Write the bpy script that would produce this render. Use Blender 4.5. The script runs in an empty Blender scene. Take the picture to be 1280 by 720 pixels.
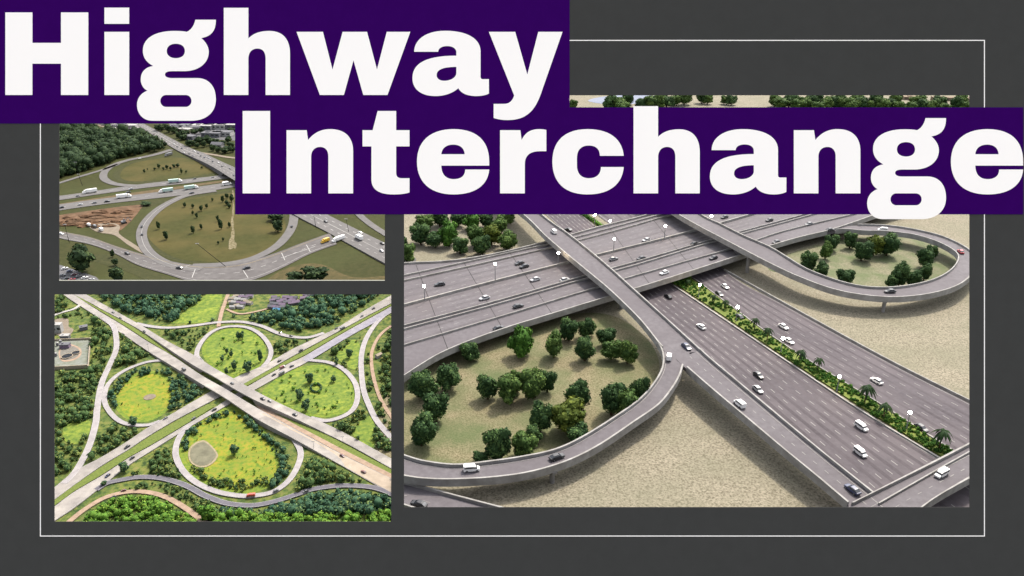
import bpy, bmesh, math, random
import numpy as np
from mathutils import Vector
random.seed(7); RNG = np.random.default_rng(7)
S = bpy.context.scene
COL = S.collection

# ------------------------------------------------------------------ camera, world, sun, exposure
CAM_H, FPX = 150.0, 1000.0
PITCH = math.atan(435 / 1000)
cam_d = bpy.data.cameras.new('camera'); cam = bpy.data.objects.new('camera', cam_d); COL.objects.link(cam)
cam.location = (0, 0, CAM_H); cam.rotation_euler = (math.pi / 2 - PITCH, 0, 0)
cam_d.sensor_width = 36; cam_d.lens = 36 * FPX / 1280; cam_d.clip_start = 1; cam_d.clip_end = 60000
S.camera = cam
SUN_EL, SUN_AZ = math.radians(54), math.radians(32)      # azimuth clockwise from +Y (behind the board, to the right)
w = bpy.data.worlds.new('World'); S.world = w; w.use_nodes = True
wn, wl = w.node_tree.nodes, w.node_tree.links
sky = wn.new('ShaderNodeTexSky'); sky.sky_type = 'NISHITA'; sky.sun_disc = False
sky.sun_elevation = SUN_EL; sky.sun_rotation = SUN_AZ; sky.dust_density = 4.0; sky.air_density = 1.0
hs = wn.new('ShaderNodeHueSaturation'); hs.inputs['Saturation'].default_value = 0.28
bg = wn['Background']; bg.inputs['Strength'].default_value = 0.15
wl.new(sky.outputs[0], hs.inputs['Color']); wl.new(hs.outputs[0], bg.inputs['Color'])
sun_d = bpy.data.lights.new('sun', 'SUN'); sun_d.energy = 2.1; sun_d.angle = math.radians(4); sun_d.color = (1, .91, .77)
sun = bpy.data.objects.new('sun', sun_d); COL.objects.link(sun)
sd = Vector((math.sin(SUN_AZ) * math.cos(SUN_EL), math.cos(SUN_AZ) * math.cos(SUN_EL), math.sin(SUN_EL)))
sun.rotation_euler = sd.to_track_quat('Z', 'Y').to_euler(); sun.location = sd * 800
S.view_settings.view_transform = 'Standard'; S.view_settings.look = 'None'
S.view_settings.exposure = 1.66; S.view_settings.gamma = 1.0; S.view_settings.use_curve_mapping = False

# ------------------------------------------------------------------ geometry helpers
FWD = np.array([0, math.cos(PITCH), -math.sin(PITCH)]); UPV = np.array([0, math.sin(PITCH), math.cos(PITCH)]); RT = np.array([1., 0, 0])
CAMP = np.array([0, 0, CAM_H])
def ray(px, py): return FWD + (px - 640) / FPX * RT - (py - 360) / FPX * UPV
def P(px, py, z=0.0):                       # where a sight line of the survey meets height z
    r = ray(px, py); t = (z - CAM_H) / r[2]; return CAMP + r * t
def px_of(p):
    d = np.asarray(p) - CAMP; k = d @ FWD
    return 640 + FPX * (d @ RT) / k, 360 - FPX * (d @ UPV) / k
def mpp(px, py, z=0.0): return float((P(px, py, z) - CAMP) @ FWD) / FPX
ZB = 196.0
def BP(px, py, d=0.0): return CAMP + ray(px, py) * (ZB - d)

def crom(pts, n=10, closed=False):
    p = np.asarray(pts, float); N = len(p)
    if N == 2 and not closed:
        t = np.linspace(0, 1, n + 1)[:, None]; return p[0] * (1 - t) + p[1] * t
    out = []
    for i in range(N if closed else N - 1):
        if closed: a, b, c, d = p[i - 1], p[i], p[(i + 1) % N], p[(i + 2) % N]
        else: a, b, c, d = p[max(i - 1, 0)], p[i], p[i + 1], p[min(i + 2, N - 1)]
        for k in range(n):
            t = k / n
            out.append(.5 * (2 * b + (c - a) * t + (2 * a - 5 * b + 4 * c - d) * t * t + (3 * b - a - 3 * c + d) * t ** 3))
    if not closed: out.append(p[-1])
    return np.array(out)

class MB:
    def __init__(s): s.v, s.f, s.m = [], [], []
    def add(s, verts, faces, mi=0):
        o = len(s.v); s.v += [tuple(map(float, q)) for q in verts]
        s.f += [tuple(o + i for i in f) for f in faces]; s.m += [mi] * len(faces)
    def box(s, x0, x1, y0, y1, z0, z1, mi=0, tx=0.0, ty=0.0):
        s.add([(x0, y0, z0), (x1, y0, z0), (x1, y1, z0), (x0, y1, z0), (x0 + tx, y0 + ty, z1), (x1 - tx, y0 + ty, z1), (x1 - tx, y1 - ty, z1), (x0 + tx, y1 - ty, z1)],
              [(0, 3, 2, 1), (4, 5, 6, 7), (0, 1, 5, 4), (1, 2, 6, 5), (2, 3, 7, 6), (3, 0, 4, 7)], mi)
    def cyl(s, a, b, r0, r1=None, n=10, mi=0, cap=True):
        r1 = r0 if r1 is None else r1; a, b = Vector(a), Vector(b); d = (b - a).normalized()
        u = d.orthogonal().normalized(); w_ = d.cross(u)
        ring = lambda c, r: [c + (u * math.cos(2 * math.pi * i / n) + w_ * math.sin(2 * math.pi * i / n)) * r for i in range(n)]
        f = [(i, (i + 1) % n, n + (i + 1) % n, n + i) for i in range(n)]
        if cap: f += [tuple(range(n - 1, -1, -1)), tuple(range(n, 2 * n))]
        s.add(ring(a, r0) + ring(b, r1), f, mi)
    def ball(s, c, r, n=10, mi=0, sz=1.0):
        vs, fs = [], []
        for j in range(n // 2 + 1):
            th = math.pi * j / (n // 2)
            for i in range(n): vs.append((c[0] + r * math.sin(th) * math.cos(2 * math.pi * i / n), c[1] + r * math.sin(th) * math.sin(2 * math.pi * i / n), c[2] + r * sz * math.cos(th)))
        for j in range(n // 2):
            for i in range(n): fs.append((j * n + i, (j + 1) * n + i, (j + 1) * n + (i + 1) % n, j * n + (i + 1) % n))
        s.add(vs, fs, mi)
    def mesh(s, name, mats, smooth=False, bevel=0.0):
        me = bpy.data.meshes.new(name); me.from_pydata(s.v, [], s.f)
        for m in (mats if isinstance(mats, (list, tuple)) else [mats]): me.materials.append(m)
        me.polygons.foreach_set('material_index', s.m)
        if bevel or len(s.v):
            b = bmesh.new(); b.from_mesh(me); bmesh.ops.remove_doubles(b, verts=b.verts, dist=1e-5)
            bmesh.ops.recalc_face_normals(b, faces=b.faces)
            if bevel: bmesh.ops.bevel(b, geom=[e for e in b.edges if e.is_manifold and e.calc_face_angle(0) > .5], offset=bevel, segments=2, affect='EDGES')
            b.to_mesh(me); b.free()
        if smooth: me.polygons.foreach_set('use_smooth', [True] * len(me.polygons))
        return me

def link(name, me, parent=None, loc=None, label=None, cat=None, group=None, kind=None):
    o = bpy.data.objects.new(name, me); COL.objects.link(o)
    if parent is not None: o.parent = parent
    if loc is not None: o.location = loc
    tag(o, label, cat, group, kind); return o
def tag(o, label=None, cat=None, group=None, kind=None):
    for k, v in (('label', label), ('category', cat), ('group', group), ('kind', kind)):
        if v: o[k] = v
def empty(name, loc, label=None, cat=None, group=None, rz=0.0):
    o = bpy.data.objects.new(name, None); COL.objects.link(o); o.location = loc; o.rotation_euler = (0, 0, rz)
    o.empty_display_size = .5; tag(o, label, cat, group); return o
def copy_thing(root, loc, rz, sc, label=None, group=None):
    r = root.copy(); COL.objects.link(r); r.location = loc; r.rotation_euler = (0, 0, rz); r.scale = sc if hasattr(sc, '__len__') else (sc, sc, sc)
    if label: r['label'] = label
    if group: r['group'] = group
    for ch in list(root.children):
        c = ch.copy(); COL.objects.link(c); c.parent = r
        for g in list(ch.children):
            d = g.copy(); COL.objects.link(d); d.parent = c
    return r
def rebase(V, base): return [tuple(np.asarray(v) - base) for v in V]

# ------------------------------------------------------------------ materials
def lin(r, g, b): return tuple(((c / 255 / 12.92) if c / 255 <= .04045 else ((c / 255 + .055) / 1.055) ** 2.4) for c in (r, g, b)) + (1,)
def mat(name, stops, scale=1.0, detail=4, rough=.85, bump=0.0, tint=False, scale2=None, amt2=.35, dark2=None, metal=0.0, spec=.06, emit=None, span=(.33, .67)):
    """stops: one linear colour or a list for a noise ramp over world position."""
    m = bpy.data.materials.new(name); m.use_nodes = True; nt = m.node_tree; n, l = nt.nodes, nt.links
    b = n['Principled BSDF']; b.inputs['Roughness'].default_value = rough; b.inputs['Metallic'].default_value = metal
    b.inputs['Specular IOR Level'].default_value = spec
    if not isinstance(stops[0], (tuple, list)): stops = [stops]
    stops = [tuple(s_)[:3] + (1,) for s_ in stops]
    if emit:
        b.inputs['Emission Color'].default_value = emit[0]; b.inputs['Emission Strength'].default_value = emit[1]
    if len(stops) == 1 and not bump and not scale2 and not tint:
        b.inputs['Base Color'].default_value = stops[0]; return m
    if tint:
        at = n.new('ShaderNodeAttribute'); at.attribute_name = 'tint'; fac = at.outputs['Fac']
    else:
        g = n.new('ShaderNodeNewGeometry'); no = n.new('ShaderNodeTexNoise'); no.inputs['Scale'].default_value = scale
        no.inputs['Detail'].default_value = detail; no.inputs['Roughness'].default_value = .62
        l.new(g.outputs['Position'], no.inputs['Vector']); fac = no.outputs['Fac']
    cr = n.new('ShaderNodeValToRGB'); el = cr.color_ramp.elements
    lo, hi = (0.0, 1.0) if tint else span
    K = len(stops)
    el[0].position, el[0].color = lo, stops[0]; el[1].position, el[1].color = hi, stops[-1]
    for i in range(1, K - 1):
        e = el.new(lo + (hi - lo) * i / (K - 1)); e.color = stops[i]
    l.new(fac, cr.inputs[0]); out = cr.outputs[0]
    if scale2:
        g2 = n.new('ShaderNodeNewGeometry'); n2 = n.new('ShaderNodeTexNoise'); n2.inputs['Scale'].default_value = scale2; n2.inputs['Detail'].default_value = 5
        l.new(g2.outputs['Position'], n2.inputs['Vector'])
        r2 = n.new('ShaderNodeValToRGB'); r2.color_ramp.elements[0].position = .38; r2.color_ramp.elements[1].position = .66
        l.new(n2.outputs['Fac'], r2.inputs[0])
        mu = n.new('ShaderNodeMath'); mu.operation = 'MULTIPLY'; mu.inputs[1].default_value = amt2; l.new(r2.outputs[0], mu.inputs[0])
        mx = n.new('ShaderNodeMix'); mx.data_type = 'RGBA'; l.new(mu.outputs[0], mx.inputs['Factor']); l.new(out, mx.inputs['A'])
        mx.inputs['B'].default_value = tuple(dark2)[:3] + (1,); out = mx.outputs['Result']
    l.new(out, b.inputs['Base Color'])
    if bump and not tint:
        bp = n.new('ShaderNodeBump'); bp.inputs['Strength'].default_value = bump; bp.inputs['Distance'].default_value = .3
        l.new(fac, bp.inputs['Height']); l.new(bp.outputs[0], b.inputs['Normal'])
    return m
M = {}
M['board'] = mat('board_paint', [(.0428, .0419, .0407), (.0460, .0449, .0439)], .3, rough=.9, spec=.06)
M['purple'] = mat('purple_paint', [(.028, .0014, .086), (.030, .0016, .091)], .3, rough=1.0, spec=0.0)
M['white'] = mat('white_enamel', (.95, .885, .86), rough=.8, spec=.1)
M['sand'] = mat('sand', [(0.0749, 0.0663, 0.047), (0.1331, 0.1178, 0.0874), (0.1581, 0.1406, 0.1053), (0.1997, 0.1782, 0.1363)], 1.5, 10, bump=.35, scale2=.045, amt2=.45, dark2=(.105, .104, .07), span=(.38, .62))
M['lawn'] = mat('dry_lawn', [(.065, .06, .03), (.125, .108, .065), (.165, .143, .09)], 1.6, 9, bump=.35, scale2=.06, amt2=.75, dark2=(.05, .072, .028), span=(.36, .63))
M['tl_grass'] = mat('mown_grass', [(0.0209, 0.0233, 0.0069), (0.0264, 0.0279, 0.0087), (0.032, 0.031, 0.0111)], .35, 6, bump=.15, scale2=.035, amt2=.5, dark2=(.036, .042, .013))
M['tl_oval'] = mat('oval_meadow', [(0.025, 0.0274, 0.0067), (0.032, 0.0323, 0.0086), (0.0361, 0.0372, 0.0107)], .3, 6, bump=.15, scale2=.04, amt2=.5, dark2=(.075, .056, .02))
M['base'] = mat('ground', [(.05, .06, .02), (.10, .10, .045)], .3, 6)
M['bl_ground'] = mat('rough_grass', [(.0224, .0384, .0128), (.0560, .0784, .0192), (.1000, .1120, .0272), (.1200, .1120, .0400)], .5, 9, bump=.4, scale2=.1, amt2=.55, dark2=(.035, .06, .02), span=(.37, .65))
M['meadow'] = mat('bright_meadow', [(0.063, 0.108, 0.0153), (0.1103, 0.1458, 0.017), (0.1628, 0.1566, 0.0187), (0.1837, 0.1458, 0.0255)], .6, 10, bump=.4, scale2=.10, amt2=.6, dark2=(.075, .115, .022), span=(.36, .65))
M['meadow2'] = mat('green_meadow', [(0.055, 0.0901, 0.018), (0.1045, 0.1431, 0.0234), (0.165, 0.1855, 0.0315)], .55, 9, bump=.3, scale2=.12, amt2=.6, dark2=(.06, .095, .022), span=(.38, .63))
M['fringe'] = mat('meadow_fringe', [(.05, .085, .016), (.09, .13, .02), (.13, .15, .022)], .8, 7, bump=.3)
M['verge'] = mat('verge_grass', [(.06, .085, .02), (.10, .12, .03)], 1.2, 5, bump=.2)
M['asphalt'] = mat('asphalt_violet', [(.0450, .0387, .0441), (.0630, .0549, .0621)], .5, 8, scale2=.045, amt2=.75, dark2=(.080, .069, .075), rough=.7, spec=.07)
M['asphalt_b'] = mat('asphalt_pale', [(.0718, .0653, .0718), (.0994, .0920, .0994)], .5, 8, scale2=.04, amt2=.7, dark2=(.07, .062, .068), rough=.7, spec=.07)
M['concrete'] = mat('parapet_concrete', [(.1980, .1914, .1848), (.2508, .2442, .2376)], .6, 6, scale2=.25, amt2=.6, dark2=(.12, .113, .105))
M['concrete_d'] = mat('deck_concrete', [(.13,.126,.12),(.18,.172,.165)], .5, 6)
M['tl_road'] = mat('grey_road', [(.0788, .0760, .0760), (.1041, .0985, .0968)], .25, 6, scale2=.05, amt2=.4, dark2=(.085,.08,.08))
M['bl_road'] = mat('pale_road', [(.15, .138, .128), (.215, .198, .182), (.26, .24, .22)], .22, 9, scale2=.07, amt2=.65, dark2=(.135, .126, .124), span=(.36, .64))
M['bl_ramp'] = mat('ramp_grey', [(.18, .165, .17), (.25, .235, .235)], .5, 6, scale2=.1, amt2=.4, dark2=(.16, .15, .16))
M['bl_dark'] = mat('fresh_asphalt', [(.075, .072, .085), (.10, .095, .11)], .5, 6)
M['dirt'] = mat('dirt_track', [(.1680, .1200, .0880), (.2400, .1760, .1320)], .6, 6)
M['red_dirt'] = mat('red_earth', [(.0490, .0280, .0154), (.0875, .0490, .0280), (.1330, .0840, .0525)], .22, 8, bump=.9, scale2=.08, amt2=.6, dark2=(.06, .04, .025))
M['pale_dirt'] = mat('pale_gravel', [(.1140, .0930, .0720), (.1500, .1260, .0990)], .5, 6)
M['wear'] = mat('tyre_wear', [(.0324, .0270, .0315), (.0486, .0414, .0468)], .7, 8, scale2=.05, amt2=.8, dark2=(.062, .053, .059), rough=.7, spec=.07)
M['wear_b'] = mat('tyre_wear_pale', [(.0534, .0478, .0524), (.0782, .0718, .0773)], .7, 8, scale2=.05, amt2=.8, dark2=(.092, .084, .09), rough=.7, spec=.07)
M['bl_warm'] = mat('warm_concrete', [(.20, .165, .128), (.27, .225, .18)], .3, 8)  # golden road tone, overlaid on one end of the near carriageway
M['paint'] = mat('road_paint', (.1904, .1848, .1792), rough=.7)
M['paint_y'] = mat('yellow_paint', (.22, .17, .09), rough=.7)
M['paint_w'] = mat('bright_paint', (.2790, .2728, .2666), rough=.7)
M['tl_road2'] = mat('worn_asphalt', [(.068, .063, .063), (.10, .094, .093)], .3, 8, scale2=.05, amt2=.5, dark2=(.06, .055, .055))
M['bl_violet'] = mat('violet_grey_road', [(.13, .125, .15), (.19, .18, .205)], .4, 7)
M['lot'] = mat('parking_asphalt', [(.0630, .0630, .0672), (.0882, .0861, .0903)], .15, 6)
M['water'] = mat('still_water', [(.10, .115, .16), (.13, .145, .19)], .05, rough=.6, spec=.05)
M['pond'] = mat('pond_water', [(.0675, .0630, .0405), (.0945, .0900, .0585), (.1170, .1080, .0720)], .35, 8, rough=.6, spec=.15)
M['tank'] = mat('tank_water', (.012, .014, .018), rough=.6, spec=.05)
M['trunk'] = mat('bark', [(.05, .035, .022), (.08, .055, .035)], 3, rough=.9)
M['leaf_d'] = mat('leaf_dark', [(.008, .022, .008), (.03, .06, .02), (.075, .125, .038)], tint=True, rough=.8, spec=.08)
M['leaf_m'] = mat('leaf_mid', [(.014, .034, .008), (.045, .08, .02), (.10, .15, .036)], tint=True, rough=.8, spec=.08)
M['leaf_g'] = mat('leaf_bright', [(.015, .04, .006), (.04, .10, .014), (.08, .16, .025)], tint=True, rough=.8, spec=.08)
M['leaf_y'] = mat('leaf_yellow', [(.02, .035, .006), (.065, .085, .014), (.13, .15, .022)], tint=True, rough=.8, spec=.08)
M['leaf_tl'] = mat('leaf_forest', [(.0068, .0153, .0076), (.0221, .0391, .0153), (.0510, .0723, .0255)], tint=True, rough=.8, spec=.08)
M['leaf_bl'] = mat('leaf_scrub', [(.0126, .0378, .0162), (.0540, .0900, .0270), (.1620, .1800, .0450)], tint=True, rough=.8, spec=.08)
M['leaf_bl2'] = mat('leaf_wood', [(.0115, .0391, .0276), (.0391, .0805, .0414), (.1265, .1725, .0517)], tint=True, rough=.8, spec=.08)
M['leaf_bl3'] = mat('leaf_lush', [(.025, .07, .012), (.08, .16, .02), (.19, .27, .04)], tint=True, rough=.8, spec=.08)
M['palm'] = mat('palm_frond', [(.006, .015, .006), (.02, .04, .014)], tint=True, rough=.6)
M['glass'] = mat('car_glass', (.012, .014, .018), rough=.12, spec=.6)
M['tyre'] = mat('tyre', (.012, .012, .012), rough=.8)
M['pole'] = mat('pole_steel', (.16, .16, .165), rough=.5)
M['lamp'] = mat('lamp_glow', (.9, .85, .75), emit=((1, .80, .55, 1), 90.0))
def carpaint(n, c, rough=.3): return mat('car_paint_' + n, c, rough=rough, spec=.5)
CP = dict(white=carpaint('white', (.62, .61, .60)), black=carpaint('black', (.010, .010, .012)), grey=carpaint('grey', (.10, .10, .105)), silver=carpaint('silver', (.30, .30, .31)),
          red=carpaint('red', (.30, .022, .03)), navy=carpaint('navy', (.018, .024, .06)), maroon=carpaint('maroon', (.07, .014, .02)), yellow=carpaint('yellow', (.42, .25, .02)),
          green=carpaint('pale_green', (.30, .40, .36)), brown=carpaint('brown', (.13, .05, .045)), brickred=carpaint('brick', (.38, .07, .05)))
# ------------------------------------------------------------------ the display board with its title banners
base_b = BP(640, 758, 0)
board = empty('display_board', base_b, 'huge charcoal grey display board with three rectangular openings and thin white outline', 'board')
OPEN = [(74, 481, 112, 350.5), (68, 489, 368, 652), (505, 1212, 119, 634)]
def board_mesh():
    xs = sorted({-70, 1350, *[o[0] for o in OPEN], *[o[1] for o in OPEN]}); ys = sorted({-60, 758, *[o[2] for o in OPEN], *[o[3] for o in OPEN]})
    inside = lambda x, y: any(a < x < b and c < y < d for a, b, c, d in OPEN)
    nx, ny = len(xs), len(ys); V = []; F = []
    for d in (0.0, -0.12):
        for y in ys:
            for x in xs: V.append(BP(x, y, 0) + FWD * (-d) - base_b)
    I = lambda i, j, k: k * nx * ny + j * nx + i
    solid = [[not inside((xs[i] + xs[i + 1]) / 2, (ys[j] + ys[j + 1]) / 2) for i in range(nx - 1)] for j in range(ny - 1)]
    ok = lambda i, j: 0 <= i < nx - 1 and 0 <= j < ny - 1 and solid[j][i]
    for j in range(ny - 1):
        for i in range(nx - 1):
            if not ok(i, j): continue
            for k in (0, 1): F.append((I(i, j, k), I(i + 1, j, k), I(i + 1, j + 1, k), I(i, j + 1, k)))
            if not ok(i - 1, j): F.append((I(i, j, 0), I(i, j + 1, 0), I(i, j + 1, 1), I(i, j, 1)))
            if not ok(i + 1, j): F.append((I(i + 1, j, 0), I(i + 1, j + 1, 0), I(i + 1, j + 1, 1), I(i + 1, j, 1)))
            if not ok(i, j - 1): F.append((I(i, j, 0), I(i + 1, j, 0), I(i + 1, j, 1), I(i, j, 1)))
            if not ok(i, j + 1): F.append((I(i, j + 1, 0), I(i + 1, j + 1, 0), I(i + 1, j + 1, 1), I(i, j + 1, 1)))
    mb = MB(); mb.add(V, F); return mb.mesh('panel', M['board'])
link('panel', board_mesh(), board)
def slab(mb, x0, y0, x1, y1, d0, d1, base):         # a plate standing on the board between depths d0 (back) and d1 (front)
    V = [BP(x, y, 0) - FWD * d - base for d in (d0, d1) for x, y in ((x0, y0), (x1, y0), (x1, y1), (x0, y1))]
    mb.add(V, [(0, 1, 2, 3), (4, 5, 6, 7), (0, 1, 5, 4), (1, 2, 6, 5), (2, 3, 7, 6), (3, 0, 4, 7)])
mb = MB(); a = .55
for r in ((50.5 - a, 50.5 - a, 1230.5 + a, 50.5 + a), (50.5 - a, 670 - a, 1230.5 + a, 670 + a), (50.5 - a, 50.5 + a, 50.5 + a, 670 - a), (1230.5 - a, 50.5 + a, 1230.5 + a, 670 - a)):
    slab(mb, *r, .002, .02, base_b)
link('border_line', mb.mesh('border_line', M['white']), board)
mb = MB(); slab(mb, 74, 349.9, 481, 350.9, .002, .02, base_b)
link('opening_trim', mb.mesh('opening_trim', mat('cream_trim', (.7, .66, .55))), board)

def flat(path):                                     # "M x,y L x,y C x,y x,y x,y" -> points
    tok = path.replace(',', ' ').split(); i = 0; pts = []; cur = None; cmd = None
    num = lambda k: float(tok[k])
    while i < len(tok):
        if tok[i] in 'MLC': cmd = tok[i]; i += 1
        if cmd in 'ML': cur = np.array([num(i), num(i + 1)]); pts.append(cur); i += 2
        else:
            b, c, d = (np.array([num(i + k), num(i + k + 1)]) for k in (0, 2, 4)); i += 6
            for t in np.linspace(0, 1, 15)[1:]: pts.append((1 - t) ** 3 * cur + 3 * (1 - t) ** 2 * t * b + 3 * (1 - t) * t * t * c + t ** 3 * d)
            cur = d
    return np.array(pts)
def rrect(x0, y0, x1, y1, r):
    k = r * .45
    return f"M {x0+r},{y0} L {x1-r},{y0} C {x1-k},{y0} {x1},{y0+k} {x1},{y0+r} L {x1},{y1-r} C {x1},{y1-k} {x1-k},{y1} {x1-r},{y1} L {x0+r},{y1} C {x0+k},{y1} {x0},{y1-k} {x0},{y1-r} L {x0},{y0+r} C {x0},{y0+k} {x0+k},{y0} {x0+r},{y0}"
ELL = "M 219,288 C 219,262 240,247 270,247 C 301,247 321,262 321,288 C 321,313 301,328 270,328 C 240,328 219,313 219,288"
G = {  # glyph: (reference x, baseline y, [contours]) in survey units (4.5 per picture unit)
 'H': (32, 535, ["M 32,71 L 184,71 L 184,242 L 345,242 L 345,71 L 498,71 L 498,535 L 345,535 L 345,359 L 184,359 L 184,535 L 32,535"]),
 'i': (589, 535, ["M 589,44 L 728,44 L 728,135 L 589,135", "M 589,180 L 728,180 L 728,535 L 589,535"]),
 'g': (52, 535, ["M 380,112 L 495,112 C 495,175 470,205 413,215 C 440,238 455,265 455,292 C 455,360 395,400 320,401 L 250,401 C 222,401 209,408 209,420 C 209,432 222,440 250,440 L 390,440 C 455,440 495,485 495,560 C 495,635 440,680 355,680 L 140,680 C 85,680 52,640 52,592 C 52,555 72,525 110,511 C 85,497 73,475 73,447 C 73,405 100,378 143,372 C 105,352 85,325 85,285 C 85,215 155,175 260,175 C 290,175 312,176 332,180 C 358,168 372,145 380,112", ELL, rrect(183, 535, 358, 602, 33)]),
 'h': (143, 503, ["M 143,13 L 281,13 L 281,185 C 310,157 345,143 400,143 C 475,143 515,190 515,270 L 515,503 L 378,503 L 378,300 C 378,262 362,242 332,242 C 300,242 281,265 281,300 L 281,503 L 143,503"]),
 'w': (229, 535, ["M 229,180 L 377,180 L 431,392 L 488,180 L 625,180 L 681,392 L 736,180 L 868,180 L 740,535 L 604,535 L 549,340 L 495,535 L 360,535"]),
 'a': (160, 535, ["M 170,292 C 170,225 235,174 345,174 C 470,174 543,220 543,290 L 543,430 C 543,440 547,446 556,446 L 590,446 L 590,527 C 570,537 545,541 520,541 C 470,541 435,527 418,497 C 390,522 345,541 290,541 C 205,541 160,500 160,440 C 160,355 240,314 407,314 L 407,295 C 407,275 388,260 355,260 C 325,260 305,273 305,292", "M 407,377 L 407,410 C 407,437 375,455 340,455 C 312,455 296,443 296,422 C 296,392 335,377 407,377"]),
 'y': (590, 535, ["M 590,180 L 738,180 L 806,420 L 868,180 L 1004,180 L 880,535 C 845,630 795,676 695,676 C 665,676 640,672 617,664 L 617,585 L 672,585 C 705,585 722,570 732,537"]),
 'I': (61, 503, ["M 61,40 L 215,40 L 215,503 L 61,503"]),
 'n': (308, 503, ["M 308,148 L 421,148 L 429,203 C 462,163 500,142 555,142 C 640,142 682,190 682,265 L 682,503 L 543,503 L 543,295 C 543,262 525,242 497,242 C 465,242 446,265 446,297 L 446,503 L 308,503"]),
 't': (60, 503, ["M 145,40 L 249,40 L 249,148 L 324,148 L 324,239 L 249,239 L 249,385 C 249,408 258,418 282,418 L 324,418 L 324,498 C 298,506 270,509 235,509 C 150,509 110,480 110,425 L 110,239 L 60,239 L 60,148 L 117,148"]),
 'e': (366, 503, ["M 772,347 L 772,325 C 772,205 700,142 572,142 C 440,142 366,210 366,325 C 366,440 440,509 572,509 C 690,509 765,460 772,369 L 637,369 C 637,405 612,423 573,423 C 530,423 503,398 503,347", "M 503,283 C 505,250 530,229 570,229 C 610,229 632,250 634,283"]),
 'r': (113, 503, ["M 113,148 L 227,148 L 234,203 C 255,160 285,142 335,142 C 350,142 363,144 373,147 L 373,266 L 340,266 C 280,266 252,290 252,340 L 252,503 L 113,503"]),
 'c': (407, 503, ["M 808,292 C 800,195 725,142 605,142 C 475,142 407,210 407,325 C 407,440 475,509 605,509 C 725,509 800,455 808,355 L 680,355 C 680,395 655,418 612,418 C 568,418 545,390 545,345 L 545,305 C 545,260 568,234 612,234 C 652,234 674,255 674,292"]),
}
def letter(ch, x, baseline, d0, d1, base, parent):
    rx, ry, cs = G[ch]
    cu = bpy.data.curves.new('glyph', 'CURVE'); cu.dimensions = '2D'; cu.fill_mode = 'BOTH'
    k = ZB / FPX
    for c in cs:
        q = flat(c); q = q[np.r_[True, np.linalg.norm(np.diff(q, axis=0), axis=1) > .01]]
        if np.linalg.norm(q[0] - q[-1]) < .01: q = q[:-1]
        sp = cu.splines.new('POLY'); sp.points.add(len(q) - 1); sp.use_cyclic_u = True
        for i, (u, v) in enumerate(q): sp.points[i].co = ((x + (u - rx) / 4.5 - 640) * k, -(baseline + (v - ry) / 4.5 - 360) * k, 0, 1)
    cu.extrude = (d1 - d0) / 2; cu.bevel_depth = .006; cu.bevel_resolution = 1; cu.offset = -.006
    tmp = bpy.data.objects.new('glyph_src', cu); COL.objects.link(tmp)
    bpy.context.view_layer.update()
    me = bpy.data.meshes.new_from_object(tmp.evaluated_get(bpy.context.evaluated_depsgraph_get()))
    bpy.data.objects.remove(tmp); me.name = 'letter'
    co = np.empty(len(me.vertices) * 3); me.vertices.foreach_get('co', co); co = co.reshape(-1, 3)
    wv = CAMP + FWD * (ZB - (d0 + d1) / 2) + co[:, :1] * RT + co[:, 1:2] * UPV - co[:, 2:] * FWD - base
    me.vertices.foreach_set('co', wv.ravel()); me.materials.clear(); me.materials.append(M['white']); me.update()
    return link('letter', me, parent)
def banner(x0, y0, x1, y1, d1, label, letters, baseline):
    base = BP((x0 + x1) / 2, y1, 0)
    t = empty('title_banner', base, label, 'banner', 'purple title banners')
    mb = MB(); slab(mb, x0, y0, x1, y1, .03, d1, base); link('panel', mb.mesh('panel', M['purple']), t)
    for ch, x in letters: letter(ch, x, baseline, d1 + .005, d1 + .045, base, t)
banner(-6, -6, 712, 154.5, .10, 'purple title banner reading Highway in thick white letters at the board top', [('H', 7.1), ('i', 130.9), ('g', 171.6), ('h', 280), ('w', 370.9), ('a', 515.6), ('y', 611.1)], 118.9)
banner(294, 134.3, 1278.5, 268, .125, 'purple title banner reading Interchange in thick white letters across two openings',
       [('I', 303.6), ('n', 358.4), ('t', 453.3), ('e', 521.3), ('r', 625.1), ('c', 690.4), ('h', 791.8), ('a', 887.1), ('n', 992), ('g', 1083.6), ('e', 1188.2)], 241.8)

# ------------------------------------------------------------------ ground sheets
def sheet(name, pts, m, z=0.0, smooth=True, n=6, kind='structure', label=None, cat=None):
    w_ = np.array([P(x, y, z) for x, y in pts])
    if smooth: w_ = crom(w_, n, True)
    mb = MB(); mb.add(w_, [tuple(range(len(w_)))]); me = mb.mesh(name, m)
    if me.polygons[0].normal.z < 0: me.flip_normals()
    return link(name, me, kind=kind, label=label, cat=cat)
mb = MB(); R_ = 30000; mb.add([(-R_, -R_, -.5), (R_, -R_, -.5), (R_, R_, -.5), (-R_, R_, -.5)], [(0, 1, 2, 3)])
link('ground', mb.mesh('ground', M['base']), kind='structure')
sheet('sand_ground', [(497, 60), (1330, 60), (1330, 720), (497, 720)], M['sand'], -.2, False)
sheet('mown_grass', [(0, 40), (496, 40), (496, 360), (0, 360)], M['tl_grass'], -.3, False)
sheet('rough_grass', [(0, 361), (496, 361), (496, 725), (0, 725)], M['bl_ground'], -.3, False)

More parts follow.
